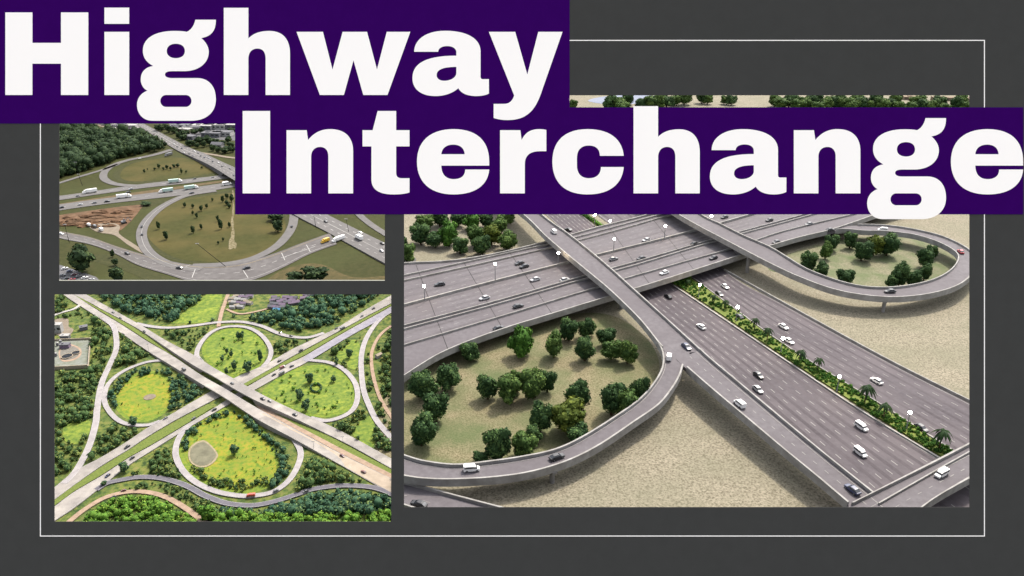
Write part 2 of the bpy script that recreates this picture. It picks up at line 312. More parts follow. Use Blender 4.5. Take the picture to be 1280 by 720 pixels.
# ------------------------------------------------------------------ roads
ROAD = {}; MASK = np.zeros((720, 1280), bool)
def poly_mask(pts, arr):
    pts = np.asarray(pts); x0, y0 = np.floor(pts.min(0)).astype(int); x1, y1 = np.ceil(pts.max(0)).astype(int)
    x0, y0, x1, y1 = max(x0, 0), max(y0, 0), min(x1, 1279), min(y1, 719)
    if x1 < x0 or y1 < y0: return
    X, Y = np.meshgrid(np.arange(x0, x1 + 1), np.arange(y0, y1 + 1)); ins = np.zeros(X.shape, bool); j = len(pts) - 1
    for i in range(len(pts)):
        xi, yi = pts[i]; xj, yj = pts[j]
        if yi != yj: ins ^= ((yi > Y) != (yj > Y)) & (X < (xj - xi) * (Y - yi) / (yj - yi) + xi)
        j = i
    arr[y0:y1 + 1, x0:x1 + 1] |= ins
def rows_lr(rows, n=10):                      # [(lx,ly,rx,ry,z)] -> L, R world arrays
    A = np.array([np.r_[P(r[0], r[1], r[4]), P(r[2], r[3], r[4])] for r in rows]); A = crom(A, n); return A[:, :3], A[:, 3:]
def rows_c(pts, width, z=0.0, n=10):          # centre line in survey units and a width in metres
    zs = z if hasattr(z, '__len__') else [z] * len(pts)
    C = crom(np.array([P(x, y, zz) for (x, y), zz in zip(pts, zs)]), n)
    T = np.gradient(C, axis=0); T[:, 2] = 0; T /= np.linalg.norm(T, axis=1)[:, None]
    Nn = np.stack([-T[:, 1], T[:, 0], 0 * T[:, 0]], 1); return C + Nn * width / 2, C - Nn * width / 2
def reg(key, L, R):
    ROAD[key] = (L, R)
    for i in range(len(L) - 1): poly_mask([px_of(L[i]), px_of(L[i + 1]), px_of(R[i + 1]), px_of(R[i])], MASK)
def strip_mesh(mb, A, B, mi=0):
    n = len(A); mb.add(list(A) + list(B), [(i, i + 1, n + i + 1, n + i) for i in range(n - 1)], mi)
def prism(mb, A, B, top, bot):                # closed bar between two polylines raised by top and lowered by bot (bot: number or array)
    n = len(A); up = np.array([0, 0, 1.])
    bot = np.broadcast_to(np.asarray(bot, float), (n,)); dn = lambda Q: Q - up * bot[:, None]
    V = list(A + up * top) + list(B + up * top) + list(dn(A)) + list(dn(B)); F = []
    for i in range(n - 1):
        F += [(i, i + 1, n + i + 1, n + i), (2 * n + i, 3 * n + i, 3 * n + i + 1, 2 * n + i + 1), (i, 2 * n + i, 2 * n + i + 1, i + 1), (n + i, n + i + 1, 3 * n + i + 1, 3 * n + i)]
    F += [(0, n, 3 * n, 2 * n), (n - 1, 3 * n - 1, 4 * n - 1, 2 * n - 1)]
    mb.add(V, F)
def offset(L, R, side, inset):                # a line inset metres from the left (0) or right (1) edge
    d = R - L; ln = np.linalg.norm(d, axis=1)[:, None]; d = d / ln
    return L + d * inset if side == 0 else R - d * inset
def marks(L, R, specs, base=np.zeros(3), z=.05):
    mb = MB()
    for t, dash, gap, wd, mi in specs:
        C = L + (R - L) * t; d = (R - L); d = d / np.linalg.norm(d, axis=1)[:, None]
        s = np.r_[0, np.cumsum(np.linalg.norm(np.diff(C, axis=0), axis=1))]
        at = lambda q: (np.array([np.interp(q, s, C[:, k]) for k in range(3)]), np.array([np.interp(q, s, d[:, k]) for k in range(3)]))
        up = np.array([0, 0, z])
        if dash is None:
            A = C - d * wd / 2 + up - base; B = C + d * wd / 2 + up - base; strip_mesh(mb, A, B, mi)
        else:
            q = random.random() * gap
            while q + dash < s[-1]:
                (c0, d0), (c1, d1) = at(q), at(q + dash)
                mb.add([c0 - d0 * wd / 2 + up - base, c0 + d0 * wd / 2 + up - base, c1 + d1 * wd / 2 + up - base, c1 - d1 * wd / 2 + up - base], [(0, 1, 2, 3)], mi)
                q += dash + gap
    return mb.mesh('lane_marking', [M['paint'], M['paint_y'], M['paint_w']])
def road(key, LR, m, name='road', specs=(), z=.05, skirt=.25, gap=None, kind='structure', label=None, cat=None, deckm=None):
    L, R = LR; reg(key, L, R); mb = MB()
    bot = np.full(len(L), skirt)
    if gap is not None:
        bot = np.array([p[2] + .2 for p in L]); 
        for i, p in enumerate(L):
            x, _ = px_of(p)
            if gap[0] < x < gap[1]: bot[i] = .45
    prism(mb, L, R, 0, bot)
    o = link(name, mb.mesh(name, m), kind=kind, label=label, cat=cat)
    if specs: link('lane_marking', marks(L, R, specs, z=z), o)
    return o
def elevated(key, LR, label, cat='flyover', name='flyover', thick=1.3, par=(1, 1), specs=(), pillars=(), m=None, ph=1.0, pw=.55, group=None, spans=((0, 1), (0, 1))):
    """a raised road: deck, parapets, lane markings and pillars; spans cut each parapet to a share of the length."""
    L, R = LR; reg(key, L, R); i0 = len(L) // 2; base = (L[i0] + R[i0]) / 2; base[2] = 0
    t = empty(name, base, label, cat, group)
    mb = MB(); prism(mb, L - base, R - base, 0, thick); link('deck', mb.mesh('deck', [m or M['asphalt_b']]), t)
    mb = MB(); prism(mb, offset(L, R, 0, .02) - base - [0, 0, .3], offset(L, R, 1, .02) - base - [0, 0, .3], 0, thick)
    for k in (0, 1):
        if not par[k]: continue
        a_, b_ = int(spans[k][0] * (len(L) - 1)), int(spans[k][1] * (len(L) - 1)) + 1
        mb = MB(); prism(mb, (offset(L, R, k, -.06) - base)[a_:b_], (offset(L, R, k, pw) - base)[a_:b_], ph, thick + .25); link('parapet', mb.mesh('parapet', M['concrete']), t)
    if specs: link('lane_marking', marks(L, R, specs, base), t)
    for fx, fy, wd in pillars:                # foot position on the ground
        p = P(fx, fy, 0); j = int(np.argmin(np.linalg.norm((L + R)[:, :2] / 2 - p[:2], axis=1))); zt = L[j][2] - thick
        e_ = L[j] if np.linalg.norm(L[j][:2] - p[:2]) < np.linalg.norm(R[j][:2] - p[:2]) else R[j]; m_ = (L[j] + R[j]) / 2; p = m_ + (e_ - m_) * .62; p[2] = 0
        p = p - base; mb = MB(); mb.cyl((p[0], p[1], -.3), (p[0], p[1], zt), wd, wd, 14); d = (R[j] - L[j]); d /= np.linalg.norm(d); hw = wd * 2.2
        c = p; u = d[:2]; v = np.array([-u[1], u[0]])
        q = [c[:2] + u * hw + v * wd, c[:2] - u * hw + v * wd, c[:2] - u * hw - v * wd, c[:2] + u * hw - v * wd]
        mb.add([(*k, zt - .8) for k in q] + [(*k, zt + .05) for k in q], [(0, 1, 2, 3), (4, 5, 6, 7), (0, 1, 5, 4), (1, 2, 6, 5), (2, 3, 7, 6), (3, 0, 4, 7)])
        link('pillar', mb.mesh('pillar', M['concrete_d']), t)
    return t, base
def barrier(pts, z, h, wd, parent, base, m='concrete'):
    C = crom(np.array([P(x, y, z) for x, y in pts]), 6); T = np.gradient(C, axis=0); T[:, 2] = 0; T /= np.linalg.norm(T, axis=1)[:, None]
    Nn = np.stack([-T[:, 1], T[:, 0], 0 * T[:, 0]], 1) * wd / 2
    mb = MB(); prism(mb, C - Nn - base, C + Nn - base, h, -.01); return link('barrier', mb.mesh('barrier', M[m]), parent)

# ================================================================== the large model: freeway, overpass, flyovers
dash = lambda n, wd=.22, a=0.0, b=1.0: [(a + (b - a) * i / n, 2.6, 5.0, wd, 0) for i in range(1, n)]
fa = [(640, 230, 690, 235, 0), (690, 275, 735, 275, 0), (741, 320, 795, 322, 0), (790, 370, 841, 356, 0), (870, 440, 980, 449, 0), (955, 520, 1073, 511, 0), (1075, 632, 1177, 575, 0), (1160, 715, 1240, 613, 0)]
fb = [(705, 235, 790, 235, 0), (755, 275, 845, 272, 0), (867, 349, 909, 340, 0), (978, 430, 980, 381, 0), (1105, 509, 1105, 449.5, 0), (1187, 562, 1212, 504, 0), (1250, 602, 1280, 538, 0)]
road('freeway_a', rows_lr(fa), M['asphalt'], 'road', dash(8, .26) + [(.02, None, 0, .25, 0), (.98, None, 0, .3, 0)])
road('freeway_b', rows_lr(fb), M['asphalt'], 'road', dash(6, .26) + [(.03, None, 0, .3, 0), (.97, None, 0, .25, 0)])
def wear(key, n, m, wd, a_=0.0, b_=1.0):
    L, R = ROAD[key]; link('tyre_wear', marks(L, R, [(a_ + (b_ - a_) * (i + .5) / n, None, 0, wd, 0) for i in range(n)], z=.025), kind='structure').data.materials[0] = M[m]
wear('freeway_a', 8, 'wear', 1.5); wear('freeway_b', 6, 'wear', 1.5)
# kerbs along the planted median and the freeway edge
def kerb(pts, h=.5, wd=.6, name='kerb'):
    C = crom(np.array([P(x, y, 0) for x, y in pts]), 6); T = np.gradient(C, axis=0); T /= np.linalg.norm(T, axis=1)[:, None]
    Nn = np.stack([-T[:, 1], T[:, 0], 0 * T[:, 0]], 1) * wd / 2; mb = MB(); prism(mb, C - Nn, C + Nn, h, .2); return link(name, mb.mesh(name, M['concrete']), kind='structure')
kerb([(841, 357), (980, 450), (1073, 512), (1179, 576.5), (1240, 614)])
kerb([(867, 348), (978, 429.5), (1105, 508.5), (1187, 561.5), (1250, 601)], .4, .4)
kerb([(905, 338), (980, 380), (1105, 448.5), (1214, 503.5), (1280, 536)], .9, .5)

# overpass
far = [(498, 331.5), (510, 329.8), (553, 328), (606, 321), (680, 304), (740, 287), (800, 272), (860, 256), (930, 238), (1010, 217)]
near = [(498, 477), (530, 456), (558, 440.5), (600, 423.5), (650, 406.5), (700, 391.5), (740, 379), (793, 363), (860, 342), (931, 319), (985, 302), (1035, 290), (1100, 268), (1160, 250)]
nf = crom(far, 20); nn = crom(near, 20)
rs = lambda q, k: np.array([[np.interp(u, np.linspace(0, 1, len(q)), q[:, c]) for c in (0, 1)] for u in np.linspace(0, 1, k)])
ff, nn_ = rs(nf, 15), rs(nn, 15)
tB, bB = elevated('overpass', rows_lr([(*f_, *g_, 6) for f_, g_ in zip(ff, nn_)], 8), 'wide pale grey overpass carrying many lanes over the freeway', 'overpass', 'overpass', 1.5, (1, 1), m=M['asphalt_b'],
                  pillars=[(793, 377, .8), (862, 352, .8), (925, 335, .8)])
bl_ = {'b1': [(497, 436), (505, 433), (623, 398), (740, 362.5), (780, 350), (850, 330), (920, 310), (980, 290), (1070, 268)],
       'b2': [(497, 415.5), (505, 413), (623, 381), (738, 348), (800, 331), (899, 301), (980, 279), (1060, 257)],
       'b2b': [(497, 410.5), (505, 408.5), (623, 377), (738, 344), (800, 327), (899, 298), (980, 276), (1060, 254)],
       'b3': [(497, 385), (505, 383), (612, 354.5), (719, 327), (743, 321), (808, 305), (873, 288), (931, 271.5), (1000, 252)],
       'b4': [(497, 354), (505, 352), (600, 331), (695, 309), (780, 286.5), (830, 272), (900, 252)],
       'b4b': [(497, 347), (505, 345.5), (600, 325), (695, 304), (760, 287), (830, 268)]}
for k, p in bl_.items(): barrier(p, 6, .9 if k != 'b3' else 1.2, .4 if k != 'b3' else .7, tB, bB)
mb = MB()
def lane_line(pts, z, dash_, gap_, wd, mi=0):
    C = crom(np.array([P(x, y, z) for x, y in pts]), 12); T = np.gradient(C, axis=0); T[:, 2] = 0; T /= np.linalg.norm(T, axis=1)[:, None]
    Nn = np.stack([-T[:, 1], T[:, 0], 0 * T[:, 0]], 1); return marks(C - Nn, C + Nn, [(.5, dash_, gap_, wd, mi)], bB)
mid = lambda a, b, t: [(x, np.interp(x, [q[0] for q in a], [q[1] for q in a]) * (1 - t) + np.interp(x, [q[0] for q in b], [q[1] for q in b]) * t) for x in (500, 580, 660, 740, 820, 880, 940)]
for a, b, n in (('b3', 'b4', 4), ('b3', 'b2b', 4), ('b2', 'b1', 2)):
    for i in range(n):
        ws = link('tyre_wear', lane_line(mid(bl_[a], bl_[b], (i + .5) / n), 5.975, None, 0, 1.6), tB); ws.data.materials[0] = M['wear_b']
for x0, y0, x1, y1 in [(520, 331, 560, 437), (578, 325, 628, 410), (636, 314, 690, 392), (760, 282, 812, 355), (812, 269, 868, 338), (862, 257, 922, 320)]:
    A, B = P(x0, y0, 6.03), P(x1, y1, 6.03); d = (B - A) / np.linalg.norm(B - A); q = np.array([-d[1], d[0], 0]) * .12; mb = MB(); mb.add([A - q - bB, A + q - bB, B + q - bB, B - q - bB], [(0, 1, 2, 3)])
    link('expansion_joint', mb.mesh('expansion_joint', M['tyre']), tB)
for a, b, n in (('b3', 'b4', 4), ('b3', 'b2b', 4), ('b2', 'b1', 2)):
    for i in range(1, n): link('lane_marking', lane_line(mid(bl_[a], bl_[b], i / n), 6, 2.2, 5, .2), tB)

# flyover crossing the overpass, then the oval loop ramp and the straight ramp
fl1 = [(600, 230, 632, 226, 12), (653, 269, 677, 269, 12), (682, 297, 709, 292.5, 12), (711, 322, 740, 317, 12), (740, 346, 768, 341, 11.5), (764, 366.5, 791, 362, 11), (799, 401, 823, 391, 10), (824, 432, 857, 422, 9), (836, 443, 876, 439.5, 8.5)]
elevated('flyover', rows_lr(fl1), 'narrow straight grey flyover crossing over the overpass towards the tree oval', thick=1.4, specs=[], pillars=[(770, 387, .9), (688, 308, .9)], spans=((0, .9), (0, 1)))
lp = [(499, 568.5, 498, 596.3, 6), (512, 573.5, 508, 598.5, 6), (533, 579, 530, 601.5, 6), (569.5, 583, 565, 602.5, 6), (611, 579, 616, 600, 6), (653, 573, 664, 593, 6), (694.5, 563.6, 710, 579, 6), (730, 547, 750, 559, 6.2), (772, 520.6, 793, 530, 6.5), (799, 501, 824, 508, 7), (816, 482, 841, 487, 7.5), (826, 465, 850, 471, 8), (828.6, 451, 854, 458, 8.3), (826, 438, 862, 440, 8.6), (818, 425, 855, 424, 9)]
L_, R_2 = rows_lr(lp, 8)
elevated('loop', (L_ + [0, 0, .03], R_2 + [0, 0, .03]), 'curving elevated loop ramp around the near tree-filled oval', thick=1.4, specs=[(.14, None, 0, .16, 0)], pillars=[(697, 612, .8)], spans=((0, .97), (0, .86)))
rp = [(845, 449, 875, 438, 8.55), (858, 461, 888, 450, 8.3), (890, 489, 920, 477, 8), (935, 527, 970, 519, 7.5), (980, 565, 1030, 569, 7), (1020, 598, 1065, 597, 6.5), (1059, 631, 1092, 618.5, 6), (1100, 664, 1130, 650, 6)]
elevated('ramp', rows_lr(rp), 'straight grey ramp running beside the freeway to the near crossroad', 'ramp', 'ramp', 1.4, specs=[(.5, 1.6, 3.2, .22, 0), (.84, None, 0, .2, 0)], spans=((.15, .86), (0, .86)))
cr_ = [(1030, 648, 1120, 666, 6), (1064, 631.5, 1159, 632, 6), (1138, 594, 1200, 607, 6), (1212, 556, 1240, 586, 6), (1290, 517, 1300, 556, 6)]
tC, bC = elevated('crossroad', rows_lr(cr_), 'grey crossroad bridge with kerbed lanes over the near end of the freeway', 'bridge', 'road_bridge', 1.4, specs=[(.62, 1.8, 3.4, .22, 0), (.3, None, 0, .2, 0)], spans=((.25, 1), (0, 1)))
barrier([(1098, 631), (1150, 601), (1212, 566), (1290, 523)], 6, .7, .4, tC, bC)
dd = [(498, 602.7, 498, 632, 3), (520, 608, 520, 639, 3), (560, 619, 560, 652, 3), (617, 634, 617, 668, 3), (690, 653, 690, 690, 3)]
elevated('corner', rows_lr(dd), 'low grey road passing in front of the near loop at the opening corner', 'road bridge', 'road_bridge', 1.0, specs=dash(2, .2))
# second flyover + loop ramp
f2 = [(800, 238, 835, 235, 12), (843.5, 267, 873, 267, 12), (872.5, 284, 902, 282, 12), (899, 298, 930, 296, 11.5), (931, 315, 962, 310, 11), (952, 326, 984, 323, 10.5), (974, 337, 1000, 333, 9.8), (996, 347, 1016, 341, 9.2), (1036, 362, 1048, 352.5, 8.2), (1076, 370.5, 1080, 359.5, 7.5), (1118, 373.5, 1115, 360.5, 7), (1160, 369.5, 1150, 355.5, 7), (1194, 360, 1176, 346.5, 7), (1214, 346, 1192, 334.5, 7), (1222, 330, 1197, 322, 7), (1212, 314, 1189, 313, 7), (1184, 299, 1169, 303, 7), (1155, 290.5, 1142, 295, 6.8), (1118, 284, 1110, 291, 6.5), (1086, 282, 1080, 290, 6.2), (1060, 282.5, 1052, 288, 6.1), (1036, 285, 1024, 291.5, 6.03)]
elevated('loop2', rows_lr(f2, 8), 'sweeping elevated loop ramp around the far oval of dark trees', thick=1.5, specs=[(.12, None, 0, .16, 0)], pillars=[(1118, 397, .8), (935, 341, .9)], spans=((0, .93), (0, .97)))
sheet('lawn', [(505, 480), (520, 462), (560, 445), (640, 415), (720, 392), (770, 396), (805, 420), (822, 445), (822, 470), (800, 505), (740, 550), (660, 578), (570, 592), (505, 585), (470, 560), (480, 500)], M['lawn'], -.12)
sheet('lawn', [(960, 335), (1000, 312), (1060, 298), (1130, 296), (1180, 310), (1195, 328), (1170, 350), (1115, 362), (1060, 358), (1000, 345)], mat('sparse_lawn', [(.07, .068, .04), (.125, .118, .078), (.16, .15, .10)], 1.2, 8, bump=.35, scale2=.09, amt2=.8, dark2=(.05, .075, .028)), -.12)
sheet('dark_soil', [(1150, 655), (1212, 608), (1300, 560), (1300, 700), (1150, 700)], mat('dark_soil', [(.035, .03, .026), (.06, .05, .042)], .8, 6), -.05, False)
sheet('lake', [(735, 126), (760, 120), (800, 119), (830, 121), (815, 127), (770, 131)], M['water'], -.1)

# ================================================================== the far model seen through the upper opening
sheet('oval_meadow', [(150, 219), (160, 207), (185, 200), (225, 197), (260, 207), (272, 214), (240, 221), (190, 226), (160, 226)], M['tl_oval'], -.22)
sheet('oval_meadow', [(183, 292), (190, 270), (215, 252), (250, 246), (300, 242), (345, 262), (357, 282), (345, 305), (300, 325), (240, 326), (205, 315)], M['tl_oval'], -.22)
sheet('red_earth', [(60, 272), (100, 265), (172, 256), (176, 261), (157, 283), (140, 290), (105, 281), (60, 280)], M['red_dirt'], -.2, n=3)
sheet('gravel_track', [(112, 282), (140, 279), (150, 283), (149, 292), (166, 304), (186, 317), (180, 317.5), (160, 306), (143, 294), (122, 290)], M['pale_dirt'], -.16)
wg = mat('worn_grass', [(.06, .052, .022), (.10, .085, .048), (.15, .128, .085)], .9, 8, span=(.4, .6))
for k, (x, y, w_, h_) in enumerate([(291, 245, 1.6, 8), (291.5, 262, 1.3, 10), (290.5, 279, 1.8, 9), (291.5, 293, 2.6, 9), (290, 303, 4.2, 6), (293.5, 307, 3.4, 5), (288, 309, 3.0, 3.5)]):
    sheet('worn_patch', [(x + w_ * math.cos(t) * random.uniform(.6, 1.25), y + h_ * math.sin(t) * random.uniform(.7, 1.2)) for t in np.linspace(0, 6.28, 11)[:-1]], wg, -.2 + .012 * k)
sheet('parking_lot', [(0, 325), (75, 331), (120, 346), (132, 358), (0, 358)], M['lot'], -.2, False)
sheet('parking_lot', [(205, 150), (300, 140), (300, 176), (262, 174), (225, 166)], M['lot'], -.2, False)
sheet('parking_lot', [(110, 150), (160, 148), (176, 160), (165, 168), (140, 162)], mat('pale_lot', [(.13, .125, .12), (.18, .17, .165)], .1), -.2, False)
M['tl_dark'] = mat('rough_verge', [(.022, .025, .009), (.036, .036, .014)], .5, 6, bump=.2)
sheet('verge', [(141, 219), (155, 205), (185, 198), (225, 195), (262, 205), (276, 214), (242, 223), (190, 228.5), (155, 228)], M['tl_dark'], -.26)
sheet('verge', [(179, 293), (186, 269), (212, 250), (250, 243), (303, 239), (350, 260), (362, 282), (349, 307), (302, 328), (240, 329.5), (200, 318)], M['tl_dark'], -.26)
sheet('verge', [(60, 257), (130, 246), (200, 236), (290, 224), (290, 226), (200, 239.5), (130, 249), (60, 260)], mat('brown_verge', [(.055, .042, .022), (.085, .062, .034)], .4, 6), -.2, False)
sheet('verge', [(60, 272), (130, 258), (190, 250), (215, 250), (180, 262), (172, 257), (100, 266), (60, 274)], M['tl_dark'], -.25, False)
sheet('verge', [(95, 322), (140, 318), (172, 333), (210, 346), (225, 358), (200, 358), (160, 340), (120, 328)], M['tl_dark'], -.24)
sheet('verge', [(330, 352), (362, 334), (400, 330), (440, 346), (490, 345), (490, 358), (330, 358)], mat('olive_verge', [(.035, .033, .013), (.065, .05, .022)], .35, 6, bump=.2), -.24)
tlm = M['tl_road']
t1 = [(120, 128, 133, 128, .1), (169, 155, 181, 155, .1), (216.5, 185, 233, 182.5, .3), (240, 196, 254, 191, 1.2), (264, 207.5, 273, 200, 2.6), (296, 227, 310, 217, 3.6), (340, 252, 368, 246, 2), (372, 270.5, 409, 268, .6), (412, 291.5, 445, 286, .3), (481, 329, 481, 303.5, .6), (520, 349, 520, 323, .5)]
road('t1', rows_lr(t1), tlm, 'road', [(.5, None, 0, .5, 0), (.25, 3, 5, .3, 2), (.75, 3, 5, .3, 2)], gap=(276, 306))
road('t3a', rows_lr([(30, 249, 30, 255, 0), (74, 244.8, 74, 250, 0), (126, 237.5, 126, 242.3, 0), (181, 229.5, 181, 234.7, 0), (233, 224, 233, 229, 0), (285, 218, 290, 222, 0), (330, 213, 334, 217, 0)]), tlm, 'road', [(.5, 3, 5, .3, 2)])
road('t3b', rows_lr([(30, 263, 30, 271, 0), (74, 255.5, 74, 263, 0), (126, 248.5, 126, 255.5, 0), (178, 242.4, 178, 249.5, 0), (233, 235.3, 233, 243, 0), (295, 226.5, 296, 233, 0), (340, 220, 340, 226, 0)]), tlm, 'road', [(.5, 3, 5, .3, 2)])
road('t2', rows_c([(214, 187), (190, 194), (160, 200), (140, 207), (130, 216), (131, 224), (145, 230), (170, 232), (200, 231)], 5.0, .05), tlm, 'road')
road('t2b', rows_c([(148, 205), (125, 213), (98, 221), (74, 228.5), (30, 242)], 3.2, .05), tlm, 'road')
road('t4', rows_c([(270, 238), (240, 242.5), (222, 248), (200, 260), (184, 275), (177, 290), (180, 306), (192, 320), (215, 331), (250, 337)], 5.6, .06), tlm, 'road', [(.5, None, 0, .25, 0)])
road('t4b', rows_c([(368, 262), (366, 280), (358, 295), (342, 310), (315, 323), (280, 330), (240, 332)], 5.2, .05), tlm, 'road')
t5 = [(20, 276, 20, 283, 0), (74, 288.5, 74, 297.5, 0), (111, 296, 111, 305, 0), (142, 306.5, 142, 316, 0), (172, 316, 172, 331, 0), (203, 324, 210, 343, 0), (233, 330, 240, 351.5, 0), (264, 332, 280, 354, 0), (300, 329, 318, 349, 0), (342, 317, 351, 335.5, 0), (378, 303.5, 388, 317, 0), (412, 291.3, 421, 305, 0)]
road('t5', rows_lr(t5), M['tl_road2'], 'road', [(.5, 3, 4, .3, 2), (.12, None, 0, .25, 1), (.9, None, 0, .25, 2)], z=.1)
mb = MB()
for (x0, y0), (x1, y1) in [((244, 336.5), (240, 347)), ((232, 333), (238, 331)), ((304, 338), (310, 347)), ((352, 316), (356, 325)), ((383, 306), (388, 315)), ((351, 322.5), (394, 308))]:
    A, B = P(x0, y0, .1), P(x1, y1, .1); d = (B - A) / np.linalg.norm(B - A); q = np.array([-d[1], d[0], 0]) * .16; mb.add([A - q, A + q, B + q, B - q], [(0, 1, 2, 3)])
link('road_marking', mb.mesh('road_marking', M['paint_w']), kind='structure')
mb = MB(); iv, if_ = None, None
_b = bmesh.new(); bmesh.ops.create_icosphere(_b, subdivisions=2, radius=1); _v = np.array([v.co[:] for v in _b.verts]); _f = [tuple(v.index for v in f.verts) for f in _b.faces]; _b.free()
for i in range(46):
    x, y = random.uniform(74, 165), random.uniform(258, 284)
    if i > 30: x, y = random.uniform(80, 125), random.uniform(276, 284)
    if x > 176 - (y - 256) * 1.1 or y < 268 - (x - 74) * .12: continue
    c_ = P(x, y, -.2); s_ = np.array([random.uniform(2, 6), random.uniform(1, 2), random.uniform(.4, 1.3)]); mb.add(c_ + _v * s_ * (1 + .2 * RNG.normal(size=(len(_v), 1))), _f)
link('earth_mounds', mb.mesh('earth_mounds', M['red_dirt']), kind='stuff', label='low heaps of red brown earth beside the big oval loop', cat='earth')
road('t6', rows_c([(440, 255), (449, 268), (466, 282), (490, 297)], 4.2, .05), tlm, 'road')
road('t7', rows_c([(244, 190), (265, 193), (290, 197), (320, 199)], 3.5, .02), M['pale_dirt'], 'road')
road('t8', rows_c([(95, 149), (130, 158), (160, 163), (175, 165)], 4, .02), M['pale_dirt'], 'road')

# ================================================================== the green interchange in the lower opening
zz = lambda x: float(np.interp(x, [60, 150, 200, 240, 262, 312, 345, 390, 430, 500], [.05, .05, .7, 1.6, 2.0, 2.0, 1.6, .6, .05, .05]))
blm = M['bl_road']; e_ = [(.06, None, 0, .10, 2), (.94, None, 0, .10, 2), (.5, .8, 1.6, .09, 2)]
up1 = [(40, 335), (60, 347), (92, 368), (122.5, 388), (154, 407), (185, 427), (216, 445), (252, 469), (280, 485), (320, 509), (370, 536.7), (425.5, 566.7), (489, 598), (498, 603)]
lo1 = [343, 355, 377, 396.5, 418, 439, 458, 480, 496.5, 523, 550, 581, 617, 622]
road('r1a', rows_lr([(x, y, x, l, zz(x)) for (x, y), l in zip(up1, lo1)]), blm, 'road', e_, .03, gap=(252, 316))
up2 = [(60, 340), (108, 368), (129, 380), (154, 394), (179, 408), (206, 424.6), (241, 443), (268, 460), (291, 472.5), (322, 490), (360, 509), (408, 530), (440, 546), (489, 573), (498, 578)]
lo2 = [352, 376, 387.5, 400.6, 415, 433, 456, 471, 485, 501.7, 519, 542, 558, 585.5, 591]
road('r1b', rows_lr([(x, y, x, l, zz(x)) for (x, y), l in zip(up2, lo2)]), blm, 'road', e_, .03, gap=(252, 316))
up3 = [(40, 630), (68, 609), (93, 589), (127, 571), (160, 551), (184.5, 534.5), (215.6, 516.7), (244.5, 500), (293, 472.5), (332.5, 455), (364, 437), (399, 420.4), (424, 408), (457.5, 387), (489, 369), (498, 364)]
lo3 = [645, 624.5, 606, 582, 562, 545.5, 527, 511.5, 486, 464, 446, 427, 413.5, 395.5, 379, 374]
road('r2a', rows_lr([(x, y, x, l, .05) for (x, y), l in zip(up3, lo3)]), blm, 'road', e_, .03)
up4 = [(40, 654), (68, 633), (93, 614.5), (127, 594.5), (160, 573), (193, 554.5), (229, 533), (269, 509), (309.6, 483), (357.5, 456), (382.5, 444), (428, 417), (489, 383), (498, 378)]
lo4 = [671, 651, 634.5, 608, 582, 561, 538.5, 515, 492, 465.5, 453, 425.5, 391, 386]
road('r2b', rows_lr([(x, y, x, l, .05) for (x, y), l in zip(up4, lo4)]), blm, 'road', e_, .03)
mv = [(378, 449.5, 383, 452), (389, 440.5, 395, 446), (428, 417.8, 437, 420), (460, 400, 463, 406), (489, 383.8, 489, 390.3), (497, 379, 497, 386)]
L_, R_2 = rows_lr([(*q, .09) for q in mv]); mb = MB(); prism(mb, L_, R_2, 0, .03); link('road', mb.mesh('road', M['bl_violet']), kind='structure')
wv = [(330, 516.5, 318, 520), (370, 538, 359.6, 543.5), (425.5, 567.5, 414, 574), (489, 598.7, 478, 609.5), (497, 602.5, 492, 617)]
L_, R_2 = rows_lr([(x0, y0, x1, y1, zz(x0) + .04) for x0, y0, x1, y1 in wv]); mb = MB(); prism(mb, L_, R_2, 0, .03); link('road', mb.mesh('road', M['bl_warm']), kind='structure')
rm = M['bl_ramp']; ln = [(.08, None, 0, .08, 2), (.92, None, 0, .08, 2)]
road('nw', rows_c([(206, 450), (185, 452), (164, 459), (147.5, 468), (136, 479), (131, 491), (132, 506), (144, 522), (160, 530), (184, 531), (200, 526)], 1.7, .08), rm, 'road', ln, .03)
road('n', rows_c([(252, 452), (246, 444), (248.5, 433), (258, 420), (272, 411), (291, 407.5), (312, 410), (328, 420), (338, 435), (337, 447.5), (328, 459)], 1.8, .08), rm, 'road', ln, .03)
road('e', rows_c([(384, 449.6), (412, 453), (430, 462), (443, 477), (447, 493), (443, 509), (430, 519.5), (408, 525.5), (388, 522)], 1.9, .08), rm, 'road', ln, .03)
road('s', rows_c([(236, 532), (226, 543), (220.5, 556), (220, 570), (228, 587), (244, 602), (267, 613), (292, 618.5), (314, 619.5), (341, 614.5), (361, 600), (373, 580), (375.6, 564), (368, 549)], 1.9, .08), rm, 'road', ln, .03)
road('w', rows_c([(130, 397), (141, 407), (145, 420), (145, 437), (137, 456), (127, 479), (121.5, 510), (119.5, 529), (111, 558), (95.6, 587), (80, 604)], 2.1, .08), rm, 'road', ln, .03)
road('nr', rows_c([(170, 404), (190, 408), (212, 409.5), (240, 407), (270, 403), (301, 402), (326, 407), (347, 416), (364, 420.5), (385, 421.5), (405, 416)], 2.0, .08), rm, 'road', ln, .03)
road('er', rows_c([(485, 390), (470, 404), (458, 422.5), (452, 443), (452, 468), (455, 489), (462, 508), (472, 527), (492, 550)], 2.0, .08), rm, 'road', ln, .03)
road('sr', rows_c([(120, 612), (133, 604), (149, 600), (175.5, 596), (204, 598), (233, 607), (255.6, 619), (280, 628), (300, 631), (320, 631), (345, 626), (370, 618), (392, 611), (425.5, 606.7), (459, 608), (480, 613), (495, 620)], 2.0, .08), M['bl_dark'], 'road', ln, .03)
road('dirt_s', rows_c([(78, 660), (92, 647), (111, 633), (133, 621), (160, 614.5), (184.5, 615), (207, 621), (229, 633), (251, 649), (262, 660)], 1.7, .05), M['dirt'], 'path')
